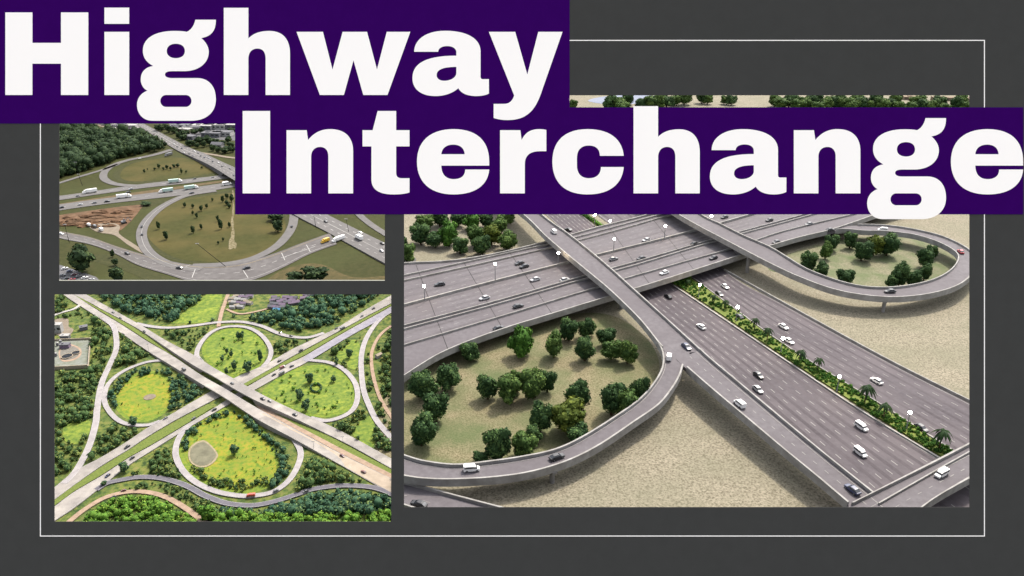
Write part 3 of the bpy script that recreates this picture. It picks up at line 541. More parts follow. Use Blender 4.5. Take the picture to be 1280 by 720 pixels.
road('dirt_e', rows_c([(500, 402), (489, 407), (474, 420), (465, 439), (465, 460), (470, 483), (478, 503), (489, 520), (498, 533)], 1.3, .05), M['dirt'], 'path')
road('dirt_n', rows_c([(273, 408), (277, 390), (282, 376), (287, 362)], 1.6, .05), M['dirt'], 'path')
road('dirt_v', rows_c([(283, 386), (300, 392), (325, 388), (345, 382), (370, 376), (385, 368), (392, 362)], 1.2, .05), M['dirt'], 'path')
road('dirt_w', rows_c([(60, 397), (75, 391), (92, 386), (100, 381)], 1.5, .05), mat('grey_track', (.24, .23, .22)), 'path')
sheet('verge', [(95, 369), (122, 384.5), (154, 401.5), (185, 419), (216, 439), (240, 455), (255, 467), (250, 468), (216, 444.5), (185, 426), (154, 406), (122.5, 387), (93, 369)], M['verge'], .02, False)
sheet('verge', [(330, 506), (381, 530), (425, 552), (489, 586.5), (489, 597), (425.5, 565.5), (370, 535.5), (325, 510)], M['verge'], .03, False)
sheet('red_soil', [(318, 505), (326, 507), (370, 531), (425.5, 560), (489, 592), (489, 598), (425.5, 566.5), (370, 536.5), (325, 512)], M['dirt'], .04, False)
sheet('red_soil', [(322, 503), (332, 504), (340, 511), (330, 511)], M['red_dirt'], .05, False)
sheet('verge', [(68, 625), (95, 605), (127, 583), (160, 563), (193, 541.5), (227, 522.5), (260, 505), (268, 508), (229, 532), (193, 553.5), (160, 572), (127, 593.5), (93, 613.5), (68, 632)], M['verge'], .0, False)
sheet('verge', [(300, 482), (343, 459), (378, 440), (416, 419.5), (447, 402), (489, 380), (489, 382), (428, 416), (382.5, 443), (357, 455.5), (309, 482)], M['verge'], .0, False)
BRIGHT = [
 ([(145, 497), (150, 482), (165, 472), (185, 467), (200, 470), (212, 480), (214, 495), (205, 512), (185, 523), (165, 522), (152, 513)], 'meadow'),
 ([(237, 540), (255, 524), (280, 516), (300, 516), (318, 530), (335, 555), (345, 580), (340, 598), (320, 608), (295, 612), (262, 603), (240, 585), (230, 565)], 'meadow'),
 ([(345, 480), (368, 465), (400, 460), (425, 468), (438, 482), (440, 500), (428, 512), (405, 518), (375, 514), (350, 502), (335, 492)], 'meadow2'),
 ([(257, 440), (265, 424), (285, 414), (305, 415), (322, 425), (328, 440), (322, 455), (300, 468), (285, 466), (268, 456)], 'meadow2'),
 ([(80, 533), (95, 524), (112, 526), (110, 545), (95, 555), (80, 550)], 'meadow2'),
 ([(212, 404), (225, 394), (245, 378), (262, 366), (278, 366), (272, 390), (262, 402)], 'meadow2'),
 ([(440, 540), (462, 520), (470, 545), (462, 560)], 'meadow2'),
 ([(420, 445), (440, 425), (450, 432), (447, 455), (440, 462)], 'meadow2')]
for p, m_ in BRIGHT[:4]:
    q_ = np.mean(p, 0); sheet('grass_fringe', [tuple(q_ + (np.array(k) - q_) * 1.13) for k in p], M['fringe'], -.28)
for i, (p, m_) in enumerate(BRIGHT): sheet('meadow', p, M[m_], -.25 + .01 * i)
mb = MB()
c = P(187, 496, -.1); link('sand_patch', (lambda q: (q.cyl((c[0], c[1], -.2), (c[0], c[1], -.08), 2.1, 2.0, 24), q.mesh('sand_patch', M['pale_dirt']))[1])(MB()), kind='structure')
pond = [(237.6, 569), (238.5, 562), (242.5, 557), (248.5, 553.5), (255, 552.5), (260, 555.5), (265, 560.5), (269, 565.5), (270, 570), (266, 576), (259.5, 580.5), (252, 582), (244.5, 580), (239.5, 575.5)]
cp = np.mean(pond, 0); sheet('pond_rim', [tuple(cp + (np.array(p) - cp) * 1.15) for p in pond], mat('pond_bank', [(.14, .12, .075), (.22, .185, .125)], 1.2, 8), -.1)
sheet('pond', pond, M['pond'], -.06)
# ------------------------------------------------------------------ foliage
def leaf_arrays(centres, radii, counts, size, squash=1.0, outward=1.0):
    """leaf-sized quads spread through ellipsoids; returns verts (n,4,3) and a tint per leaf."""
    out = []; tint = []
    for c, r, n in zip(centres, radii, counts):
        d = RNG.normal(size=(n, 3)); d /= np.linalg.norm(d, axis=1)[:, None]
        rad = np.where(RNG.random(n) < .75, RNG.uniform(.82, 1.06, n), RNG.uniform(.35, .85, n))[:, None]
        r3 = np.array([r, r, r * squash]); p = np.asarray(c) + d * rad * r3
        nn = d * outward + RNG.normal(size=(n, 3)) * .45; nn /= np.linalg.norm(nn, axis=1)[:, None]
        a = np.cross(nn, RNG.normal(size=(n, 3))); a /= np.linalg.norm(a, axis=1)[:, None]; b = np.cross(nn, a)
        s = (size * RNG.uniform(.55, 1.25, n))[:, None]
        out.append(np.stack([p - a * s - b * s * .6, p + a * s - b * s * .6, p + a * s * .7 + b * s * .6, p - a * s * .7 + b * s * .6], 1))
        lt = RNG.uniform(.1, .85); tint.append(np.clip(lt + RNG.normal(size=n) * .2, 0, 1))
    return np.concatenate(out), np.concatenate(tint)
ICO = None
def ico():
    global ICO
    if ICO is None:
        b = bmesh.new(); bmesh.ops.create_icosphere(b, subdivisions=2, radius=1); b.verts.ensure_lookup_table()
        ICO = (np.array([v.co[:] for v in b.verts]), np.array([[v.index for v in f.verts] for f in b.faces])); b.free()
    return ICO
def foliage_mesh(name, quads, tint, m, cores=()):
    """cores: (centre, (rx,ry,rz)) solid leafy hearts inside the leaves."""
    V = [quads.reshape(-1, 3)]; tv = [np.repeat(tint, 4)]; nq = len(quads)
    loops = [np.arange(nq * 4)]; tot = [np.full(nq, 4)]; off = nq * 4
    iv, if_ = ico()
    for c, r in cores:
        V.append(np.asarray(c) + iv * np.asarray(r) * (1 + .18 * RNG.normal(size=(len(iv), 1)))); tv.append(np.full(len(iv), .3))
        loops.append((if_ + off).ravel()); tot.append(np.full(len(if_), 3)); off += len(iv)
    V = np.concatenate(V); loops = np.concatenate(loops); tot = np.concatenate(tot)
    me = bpy.data.meshes.new(name); me.vertices.add(len(V)); me.vertices.foreach_set('co', V.ravel().astype(np.float32))
    me.loops.add(len(loops)); me.loops.foreach_set('vertex_index', loops.astype(np.int32))
    me.polygons.add(len(tot)); st = np.r_[0, np.cumsum(tot)[:-1]]; me.polygons.foreach_set('loop_start', st.astype(np.int32))
    try: me.polygons.foreach_set('loop_total', tot.astype(np.int32))
    except Exception: pass
    me.update(calc_edges=True); at = me.attributes.new('tint', 'FLOAT', 'POINT'); at.data.foreach_set('value', np.concatenate(tv).astype(np.float32))
    me.materials.append(m); me.validate(); return me
def crown_mesh(m, leaves=1500, lobes=9, lo=.22, size=.045, tall=1.0):
    lo = min(lo, .09)
    cs, rs_ = [], []
    for i in range(lobes):
        z = lo + .16 + (1 - lo - .32) * (i + .5) / lobes; u = (z - lo) / (1 - lo); sp = .29 * math.sin(math.pi * min(max(u, .22), .80)) ** .5
        an = i * 2.4 + random.random(); rr = random.uniform(.13, .24)
        cs.append((math.cos(an) * sp * random.uniform(.6, 1.1), math.sin(an) * sp * random.uniform(.6, 1.1), z)); rs_.append(rr)
    cs += [(0, 0, .58), (0, 0, .36)]; rs_ += [.32, .30]
    w_ = np.array(rs_) ** 2; n = (leaves * w_ / w_.sum()).astype(int)
    q, t = leaf_arrays(cs, rs_, n, size)
    return foliage_mesh('crown', q, t, m, [(c, (r * .78,) * 3) for c, r in zip(cs, rs_)])
def trunk_mesh():
    mb = MB(); mb.cyl((0, 0, -.05), (.01, 0, .30), .045, .03, 8); mb.cyl((.01, 0, .28), (.09, .05, .55), .026, .012, 6); mb.cyl((.01, 0, .28), (-.08, .04, .5), .024, .012, 6); mb.cyl((.01, 0, .26), (.0, -.09, .5), .022, .01, 6)
    return mb.mesh('trunk', M['trunk'], True)
CROWN = {k: [crown_mesh(M[m], lv, lb, sz_lo, sz) for _ in range(n)] for k, (m, lv, lb, sz_lo, sz, n) in dict(
    d=('leaf_d', 2600, 11, .2, .036, 5), m=('leaf_m', 2600, 11, .18, .036, 5), g=('leaf_g', 1700, 8, .16, .04, 1), y=('leaf_y', 1500, 9, .14, .042, 1),
    tl=('leaf_tl', 500, 6, .1, .07, 3), bl=('leaf_bl2', 600, 7, .1, .06, 2), bl3=('leaf_bl3', 600, 7, .1, .06, 2)).items()}
TRUNK = trunk_mesh(); NT = 0
ZR = {'1': (500, 260, .264), '2': (730, 260, .264), '3': (970, 260, .264), '4': (500, 440, .2778), '5': (730, 440, .2778), '6': (970, 440, .2778),
      'A': (50, 140, .3056), 'B': (250, 140, .3056), 'C': (170, 150, .1111), 'D': (60, 360, .2083), 'E': (270, 360, .2083), 'F': (60, 500, .2222), 'G': (270, 500, .2222), 'p': (0, 0, 1)}
def zp(reg_, x, y): a, b, k = ZR[reg_]; return a + x * k, b + y * k
def hpx(px, py, z=0.0):                              # metres of height per survey unit at this spot
    a = P(px, py, z); return 1 / max(1e-6, (py - px_of(a + [0, 0, 1.])[1]))
def tree(reg_, x, yb, w_, h, kind, label, group='trees', z=0.0, cat='tree', name='tree'):
    global NT; k = ZR[reg_][2]; px, py = zp(reg_, x, yb); p = P(px, py, z); H = h * k * hpx(px, py, z); W = w_ * k * mpp(px, py, z)
    t = empty(name, p, label, cat, group, random.random() * 6.28); k_ = random.uniform(.9, 1.12); t.scale = (W / .74 * k_, W / .74 / k_, H); t.rotation_euler = (random.uniform(-.06, .06), random.uniform(-.06, .06), t.rotation_euler.z)
    c = CROWN[kind]; link('crown', c[NT % len(c)], t); link('trunk', TRUNK, t); NT += 1; return t
OV = 'trees in the near loop oval'; FO = 'trees in the far loop oval'; UP = 'trees on the pale sand behind the overpass'
T4 = [  # near oval
 ('1', 330, 722, 82, 85, 'd', 'dark tree standing against the overpass edge where the near loop joins it'),
 ('1', 585, 700, 108, 140, 'g', 'tall bright green tree close beside the overpass edge in the near oval'),
 ('1', 730, 708, 84, 118, 'm', 'upright mid-green tree next to the tall bright one by the overpass'),
 ('1', 800, 628, 80, 98, 'd', 'round dark tree under the overpass edge, next toward the flyover after the upright one'),
 ('1', 878, 612, 66, 82, 'd', 'small dark tree tucked under the overpass edge nearest the flyover column'),
 ('1', 874, 722, 84, 112, 'd', 'dark tree alone in the middle of the near oval, behind the olive pair'),
 ('2', 18, 605, 60, 85, 'd', 'dark tree in front of the small one nearest the flyover column'),
 ('2', 100, 650, 78, 80, 'd', 'dark bushy tree in the clump beside the flyover, farthest back of it'),
 ('2', 128, 715, 90, 90, 'm', 'mid-green tree in the clump beside the flyover, in its middle'),
 ('2', 205, 735, 82, 105, 'm', 'bushy tree of the flyover clump standing nearest the loop parapet'),
 ('4', 110, 212, 108, 122, 'd', 'big round dark tree at the far-side rim of the oval, behind two more'),
 ('4', 222, 165, 96, 110, 'd', 'dark tree standing slightly apart behind the big round dark one'),
 ('4', 165, 310, 104, 124, 'd', 'dark tree in the middle of the column of three at the oval rim'),
 ('4', 98, 420, 114, 128, 'd', 'dark tree nearest the loop parapet in the column of three at the oval rim'),
 ('4', 395, 210, 90, 100, 'd', 'neat round dark tree at the edge of the olive pair, mid oval'),
 ('4', 490, 225, 108, 118, 'm', 'olive-tinted tree touching the neat round dark one, mid oval'),
 ('4', 520, 180, 60, 100, 'm', 'small olive tree peeking out behind the olive-tinted one'),
 ('4', 602, 205, 100, 130, 'm', 'broad olive-green tree in the middle of the near oval'),
 ('4', 664, 180, 66, 90, 'd', 'small tree attached to the side of the broad olive-green one'),
 ('4', 630, 355, 96, 124, 'd', 'dark upright tree between the broad olive one and the loop parapet'),
 ('4', 602, 412, 70, 80, 'd', 'low dark tree in front of the dark upright one'),
 ('4', 795, 258, 92, 120, 'd', 'dark tree behind the yellow-green bush in the near oval'),
 ('4', 758, 358, 150, 140, 'y', 'broad yellow-green tree, the yellowest in the near oval'),
 ('4', 805, 408, 96, 74, 'd', 'low dark green bush between the yellow-green tree and the parapet'),
 ('4', 440, 488, 118, 145, 'd', 'large dark tree right behind the loop parapet, near the white van'),
 ('4', 552, 482, 110, 115, 'm', 'brownish green tree joined to the large dark one behind the parapet'),
 ('4', 362, 498, 70, 46, 'd', 'little bush behind the parapet just beyond the white van'),
 ('5', 122, 282, 112, 135, 'd', 'dark round tree near the loop curve, first of three touching crowns'),
 ('5', 188, 298, 100, 135, 'm', 'mid-green tree in the middle of three touching crowns by the curve'),
 ('5', 250, 245, 84, 135, 'd', 'dark tree closest to the loop curve of three touching crowns'),
]
for r in T4: tree(*r, group=OV)
T3 = [
 ('3', 150, 305, 72, 102, 'd', 'tall dark tree at the tip of the far oval nearest the flyover'),
 ('3', 213, 332, 62, 74, 'd', 'small dark tree in front of the tall one at the oval tip'),
 ('3', 320, 364, 72, 76, 'd', 'lone squat dark tree just behind the near parapet of the far loop'),
 ('3', 255, 200, 58, 74, 'd', 'dark tree by the far edge of the far oval near the overpass'),
 ('3', 232, 240, 50, 78, 'm', 'thin grey-green tree between the oval tip and the far edge'),
 ('3', 348, 190, 58, 78, 'd', 'round dark tree standing alone under the far parapet'),
 ('3', 402, 248, 76, 92, 'd', 'dark tree at the near side of the yellow-topped clump'),
 ('3', 458, 225, 82, 96, 'y', 'yellow-green tree in the middle of the far oval clump'),
 ('3', 522, 225, 86, 98, 'd', 'dark tree at the loop side of the yellow-topped clump'),
 ('3', 580, 368, 76, 112, 'd', 'tallest dark tree in the clump behind the black car'),
 ('3', 540, 378, 50, 60, 'd', 'little dark tree at the foot of the tallest one, above the black car'),
 ('3', 640, 370, 62, 74, 'd', 'round dark tree beside the tallest one by the near parapet'),
 ('3', 700, 280, 74, 90, 'd', 'dark tree at the inner end of the far loop curve'),
 ('3', 736, 238, 46, 62, 'd', 'small tree peeking out behind the one at the loop curve'),
 ('3', 698, 342, 56, 78, 'd', 'small dark tree in front of the one at the loop curve'),
]
for r in T3: tree(*r, group=FO)
T1 = [
 ('1', 100, 172, 78, 90, 'd', 'dark tree standing lowest in the cluster edge near the plain sand'), ('1', 122, 98, 72, 60, 'm', 'mid-green tree just under the banner, behind the dark edge one'),
 ('1', 170, 185, 74, 60, 'd', 'low dark bush between two taller trees on the sand'), ('1', 232, 178, 78, 110, 'g', 'bright leafy tree in the sand cluster behind the overpass'),
 ('1', 188, 85, 70, 70, 'd', 'dark tree cut off by the banner above the low bush'), ('1', 285, 214, 64, 68, 'd', 'small dark tree standing forward in the gap of the cluster'),
 ('1', 345, 100, 72, 75, 'g', 'bright green tree half hidden under the banner'), ('1', 275, 85, 66, 62, 'd', 'dark tree between the bright ones right under the banner'),
 ('1', 358, 182, 70, 90, 'm', 'olive tree behind the front dark one in the dense clump'), ('1', 390, 218, 72, 78, 'd', 'dark tree at the front of the dense clump by the road'),
 ('1', 432, 175, 80, 88, 'y', 'yellowish olive tree in the centre of the dense clump'), ('1', 472, 122, 68, 70, 'm', 'mid-green tree at the back of the dense clump'),
 ('1', 515, 198, 72, 76, 'm', 'round green tree closing the dense clump on the flyover side'), ('1', 412, 90, 56, 60, 'd', 'small dark tree under the banner behind the dense clump'),
 ('1', 502, 82, 66, 56, 'm', 'green tree under the banner nearest the flyover'), ('1', 32, 258, 70, 80, 'm', 'olive tree cut by the opening edge beside the road'),
 ('1', 18, 190, 40, 50, 'd', 'little dark tree cut by the opening edge, behind the olive one')]
for r in T1: tree(r[0], r[1], r[2], r[3] * 1.15, r[4] * 1.12, *r[5:], group=UP)
for i, (x, w_, y) in enumerate([(1017, 12, 131), (1048, 11, 130), (1070, 12, 130), (1094, 12, 131), (1118, 11, 132), (1145, 12, 133), (1173, 11, 134), (1200, 12, 132), (990, 11, 128), (785, 12, 129), (826, 11, 128), (716, 9, 135), (762, 13, 137), (770, 14, 137), (778, 12, 140), (800, 10, 136), (812, 13, 135), (822, 12, 134), (833, 12, 132), (845, 11, 130), (855, 12, 129), (877, 9, 127), (884, 9, 128), (905, 8, 128), (914, 9, 129), (968, 11, 131), (976, 12, 134), (986, 11, 132), (995, 12, 136), (1004, 12, 135), (1013, 12, 134),
        (1022, 11, 138), (1032, 12, 135), (1042, 11, 134), (1053, 12, 135), (1064, 12, 137), (1076, 13, 136), (1088, 11, 137), (1100, 12, 138), (1112, 11, 136), (1124, 12, 139), (1138, 12, 140), (1152, 13, 138), (1166, 12, 140), (1180, 12, 141), (1194, 13, 138), (1206, 11, 139)]):
    tree('p', x, y + 2, w_ * random.uniform(1.2, 1.55), w_ * random.uniform(1.2, 1.6), 'dmm'[i % 3], 'small bushy tree in the far row above the Interchange banner', 'far row of trees along the top of the big opening')

# palms and planting on the freeway median
def palm_meshes():
    q = []; tn = []
    for i in range(13):
        an = i * 2 * math.pi / 13 + random.uniform(-.15, .15); ln = random.uniform(.42, .52); up0 = random.uniform(.15, .75); pr = None
        for s in range(7):
            u = s / 6; r = ln * u; z = 1.0 + up0 * r - 1.55 * r * r / ln * .9; wd = .075 * math.sin(math.pi * (.12 + .86 * u)) + .006
            c = np.array([math.cos(an) * r, math.sin(an) * r, z]); sd_ = np.array([-math.sin(an), math.cos(an), 0]) * wd; dr = np.array([0, 0, -wd * .6])
            cur = (c - sd_ + dr, c, c + sd_ + dr)
            if pr is not None:
                q.append([pr[0], pr[1], cur[1], cur[0]]); q.append([pr[1], pr[2], cur[2], cur[1]]); tn += [random.uniform(.2, .9)] * 2
            pr = cur
    mb = MB(); mb.cyl((0, 0, -.05), (.02, 0, .5), .04, .028, 8); mb.cyl((.02, 0, .49), (0, 0, 1.0), .028, .03, 8)
    return foliage_mesh('crown', np.array(q), np.array(tn), M['palm']), mb.mesh('trunk', M['trunk'], True)
PALM = [palm_meshes() for _ in range(3)]
pal = [('2', 490, 372, 34, 'far'), ('2', 610, 455, 46, 'far'), ('2', 668, 478, 46, 'far'), ('2', 805, 578, 60, 'mid'), ('2', 865, 630, 66, 'mid'), ('6', 104, 52, 66, ''), ('6', 186, 82, 58, ''), ('6', 398, 232, 88, ''), ('6', 482, 300, 74, ''), ('6', 734, 436, 92, '')]
ORD = ['first', 'second', 'third', 'fourth', 'fifth', 'sixth', 'seventh', 'eighth', 'ninth', 'tenth', 'eleventh', 'twelfth']
for i, (rg, x, y, h, _) in enumerate(pal):
    px, py = zp(rg, x, y); p = P(px, py, .1); H = h * ZR[rg][2] * hpx(px, py) * .88
    t = empty('palm_tree', p, f'palm on the planted freeway median, {ORD[9 - i]} counted from the near crossroad bridge', 'palm tree', 'palms on the freeway median', random.random() * 6); t.scale = (H * 1.05, H * 1.05, H)
    link('crown', PALM[i % 3][0], t); link('trunk', PALM[i % 3][1], t)
ml = crom(np.array([P(x, y, 0) for x, y in [(838, 352), (862, 367), (980, 446), (1073, 507), (1177, 571), (1240, 608)]]), 40)
mr = crom(np.array([P(x, y, 0) for x, y in [(850, 347), (869, 352), (978, 431.5), (1082, 497), (1186, 563), (1250, 604)]]), 40)
mb = MB(); prism(mb, ml, mr, .35, .2); link('median_soil', mb.mesh('median_soil', M['verge']), kind='structure')
cs, rr_ = [], []
for i in range(len(ml)):
    for _ in range(4):
        u = random.random(); j = min(len(ml) - 1, i); cs.append(ml[j] * (1 - u) + mr[j] * u + [random.uniform(-.9, .9), random.uniform(-.9, .9), .55]); rr_.append(random.uniform(.35, .85))
q, t_ = leaf_arrays(cs, rr_, [55] * len(cs), .24)
link('median_planting', foliage_mesh('median_planting', q, t_, mat('leaf_hedge', [(.010, .034, .006), (.028, .078, .012), (.08, .135, .022)], tint=True), [(c, (r * .7,) * 3) for c, r in zip(cs, rr_)]), kind='stuff', label='bright green low planting running along the freeway median', cat='planting')

# masses of trees and scrub nobody could count
def woods(name, polys, m, r0, r1, density, leaf, label, per=46, avoid=(), cat='woodland', hfac=.75, keep=1.0):
    area = np.zeros((720, 1280), bool); rej = np.zeros((720, 1280), bool)
    for p in polys: poly_mask(p, area)
    for p in avoid: poly_mask(p, rej)
    ys, xs = np.nonzero(area & ~rej); n = int(len(ys) * density * 1.0); cs, rs_ = [], []
    idx = RNG.integers(0, len(ys), n)
    for k in idx:
        x, y = xs[k] + RNG.random(), ys[k] + RNG.random(); r = RNG.uniform(r0, r1) * RNG.choice([1, .55, .32, 1.35], p=[.42, .26, .2, .12])
        rp_ = r / mpp(x, y)
        pts = [(0, 0), (rp_ * .9, 0), (-rp_ * .9, 0), (0, -rp_ * 1.4), (0, rp_ * .35), (rp_ * .6, -rp_ * .8), (-rp_ * .6, -rp_ * .8)]
        if any(MASK[int(np.clip(y + b, 0, 719)), int(np.clip(x + a_, 0, 1279))] for a_, b in pts): continue
        if RNG.random() > keep: continue
        p = P(x, y, 0); cs.append(p + [0, 0, r * hfac]); rs_.append(r)
    if not cs: return
    q, t = leaf_arrays(cs, rs_, [int(per * (.5 + .5 * min(1, r / r1))) for r in rs_], leaf)
    link(name, foliage_mesh(name, q, t, m, [(c, (r * .72,) * 3) for c, r in zip(cs, rs_)]), kind='stuff', label=label, cat=cat)
woods('forest', [[(20, 120), (140, 120), (168, 166), (190, 172), (208, 180), (209, 186), (190, 190), (160, 195), (140, 202), (110, 212), (74, 222), (20, 236)]], M['leaf_tl'], 2.2, 4.2, .17, .6, 'dense dark forest filling the far corner of the upper opening', 75, hfac=1.25, avoid=[[(135, 150), (172, 150), (180, 166), (150, 168)]])
W_ = 'scrub and trees on the green interchange'
woods('woodland', [[(108, 362), (270, 362), (266, 402), (215, 404), (160, 392)], [(286, 396), (345, 384), (375, 377), (400, 362), (484, 362), (420, 402), (385, 415), (340, 407), (312, 399)]], M['leaf_bl2'], .9, 1.9, .075, .34, 'dark blue-green wood along the far edge of the green interchange', 55,
      avoid=[BRIGHT[5][0], [(280, 362), (310, 362), (312, 384), (284, 392)], [(335, 362), (372, 362), (376, 385), (340, 386)]])
woods('woodland', [[(50, 362), (84, 368), (115, 396), (136, 412), (141, 430), (132, 458), (122, 482), (115, 528), (50, 530)], [(150, 415), (190, 443), (150, 460), (142, 462), (148, 440)]], M['leaf_bl'], .6, 1.5, .06, .3, 'mixed green scrub around the walled works beside the long slip road', 50, avoid=[[(60, 398), (114, 398), (114, 466), (60, 468)]])
woods('woodland', [[(203, 413), (262, 409), (250, 425), (244, 446)], [(338, 410), (362, 425), (398, 423), (345, 452), (342, 435)], [(405, 440), (452, 420), (449, 460), (440, 466), (418, 452)]], M['leaf_bl'], .5, 1.3, .06, .28, 'leafy scrub in the wedges between loops and slip roads', 48, avoid=[BRIGHT[7][0]])
woods('woodland', [[(195, 456), (225, 470), (258, 494), (235, 506), (212, 512), (214, 492), (205, 472)], [(134, 480), (150, 468), (170, 460), (200, 458), (196, 466), (160, 474), (148, 490), (146, 510), (136, 500)]], M['leaf_bl2'], .5, 1.1, .07, .25, 'dark hedge of trees rimming the loop meadow with the sandy disc', 48)
woods('woodland', [[(285, 510), (310, 524), (350, 556), (364, 582), (354, 602), (334, 612), (350, 584), (335, 552), (310, 532)], [(225, 560), (232, 540), (245, 528), (280, 512), (284, 518), (258, 528), (240, 545), (232, 565)]], M['leaf_bl2'], .55, 1.15, .07, .26, 'dark belt of trees around the meadow with the round pond', 50)
woods('woodland', [[(228, 580), (240, 590), (262, 606), (300, 613), (342, 607), (334, 598), (300, 603), (262, 596), (240, 580)], [(148, 606), (200, 603.5), (235, 612), (266, 632), (274, 652), (258, 646), (232, 628), (200, 611), (160, 610)]], M['leaf_bl'], .4, .85, .075, .2, 'bright bushes lining the pond meadow loop and the dirt path', 46)
woods('woodland', [[(450, 455), (466, 435), (470, 480), (462, 490)], [(470, 432), (492, 412), (492, 514), (478, 490)], [(468, 512), (478, 500), (494, 530), (494, 545)], [(480, 545), (470, 528), (494, 552), (494, 566)], [(415, 532), (452, 512), (494, 555), (494, 568), (430, 541)], [(440, 470), (452, 480), (450, 505), (444, 505), (452, 490)]], M['leaf_bl'], .6, 1.4, .08, .3, 'thick green scrub along the curving dirt track at the side', 48, avoid=[BRIGHT[6][0]])
woods('woodland', [[(382, 582), (396, 576), (420, 590), (468, 607), (425, 604), (384, 602)], [(378, 600), (384, 580), (392, 606), (372, 614)]], M['leaf_bl'], .7, 1.5, .08, .3, 'bushy green triangle between the pale road and dark slip road', 48)
woods('woodland', [[(262, 632), (330, 636), (390, 622), (430, 613), (494, 622), (494, 642), (270, 646)]], M['leaf_bl2'], .8, 1.5, .085, .3, 'dark green thicket along the near edge behind the dark slip road', 50)
woods('woodland', [[(262, 642), (380, 646), (494, 640), (494, 668), (262, 668)], [(96, 660), (135, 628), (165, 620), (195, 623), (225, 638), (250, 656), (240, 666), (96, 668)]], M['leaf_bl3'], .55, 1.25, .085, .22, 'lush light green bushes at the near edge of the green interchange', 50)
woods('woodland', [[(122, 536), (150, 532), (182, 536), (150, 554), (112, 582), (118, 560)], [(160, 598), (180, 581), (225, 546), (217, 565), (222, 590), (230, 600), (205, 594)], [(40, 515), (118, 518), (108, 556), (88, 590), (40, 604)]], M['leaf_bl'], .5, 1.2, .06, .26, 'rough green scrub in the wedge between the wide road and slip roads', 44, avoid=[BRIGHT[4][0]], keep=.8)
woods('woodland', [b[0] for b in BRIGHT[2:4]] , M['leaf_bl3'], .3, .7, .012, .16, 'scattered bushes over the two greener loop meadows', 34)
woods('woodland', [b[0] for b in BRIGHT[0:2]], M['leaf_bl3'], .2, .36, .010, .12, 'sparse tufts over the two yellow loop meadows', 26, cat='tufts', avoid=[[(234, 550), (274, 548), (276, 584), (234, 586)], [(175, 486), (199, 486), (199, 506), (175, 506)]])

# single trees of the green interchange
BT = [('E', 135, 305, 28, 50, 'dark tree, first of the pair at the back of the smallest loop meadow'), ('E', 158, 305, 28, 52, 'dark tree, second of the pair at the back of the smallest loop meadow'),
 ('E', 108, 488, 40, 60, 'dark tree in the middle front of the smallest loop meadow'), ('E', 190, 505, 58, 75, 'biggest dark tree of the smallest loop meadow, beside the pale road'), ('E', 62, 515, 30, 45, 'slim tree at the front of the smallest loop meadow near the bridge'),
 ('E', 40, 440, 28, 40, 'small tree at the outer row of the smallest loop meadow'), ('E', 92, 410, 26, 40, 'small tree in the centre of the smallest loop meadow'), ('E', 66, 390, 24, 34, 'small tree behind the centre of the smallest loop meadow'), ('E', 268, 440, 30, 90, 'tall narrow tree by the inner curve of the smallest loop'),
 ('E', 565, 568, 52, 70, 'dark tree near the slip road end of the shrub ring meadow'), ('E', 505, 672, 54, 75, 'dark tree by the pale road in the shrub ring meadow'), ('E', 540, 735, 56, 75, 'dark tree closest to the viewer in the shrub ring meadow'), ('E', 705, 562, 36, 42, 'small dark tree between the shrub ring and the loop curve'),
 ('E', 800, 418, 46, 62, 'lone dark tree outside the loop beyond the shrub ring meadow'), ('E', 722, 460, 26, 40, 'small dark tree on the verge of the loop beyond the shrub ring'),
 ('G', 105, 305, 54, 62, 'lone dark tree casting a shadow in the pond meadow'), ('F', 430, 404, 58, 60, 'dark tree on the edge of the wide pale road, mid wedge'), ('F', 315, 478, 34, 24, 'small bush at the start of the dark slip road'),
 ('F', 480, 142, 52, 54, 'dark tree on the inner curve of the loop with the sandy disc'), ('F', 905, 670, 95, 95, 'big round light green tree at the near edge by the dirt path')]
for i, (rg, x, y, w_, h, lb) in enumerate(BT): tree(rg, x, y, w_ * .88, h * .85, 'bl3' if 'light' in lb else 'bl', lb, 'single trees on the green interchange')
cs = []
for i in range(26):
    a_ = i / 26 * 2 * math.pi; cs.append(P(395 + 6.5 * math.cos(a_), 485 + 5.2 * math.sin(a_), 0) + [0, 0, .25])
q, t_ = leaf_arrays(cs, [.42] * 26, [30] * 26, .18)
link('hedge', foliage_mesh('hedge', q, t_, M['leaf_bl2'], [(c, (.3,) * 3) for c in cs]), label='circular dark hedge ring in the loop meadow', cat='hedge')

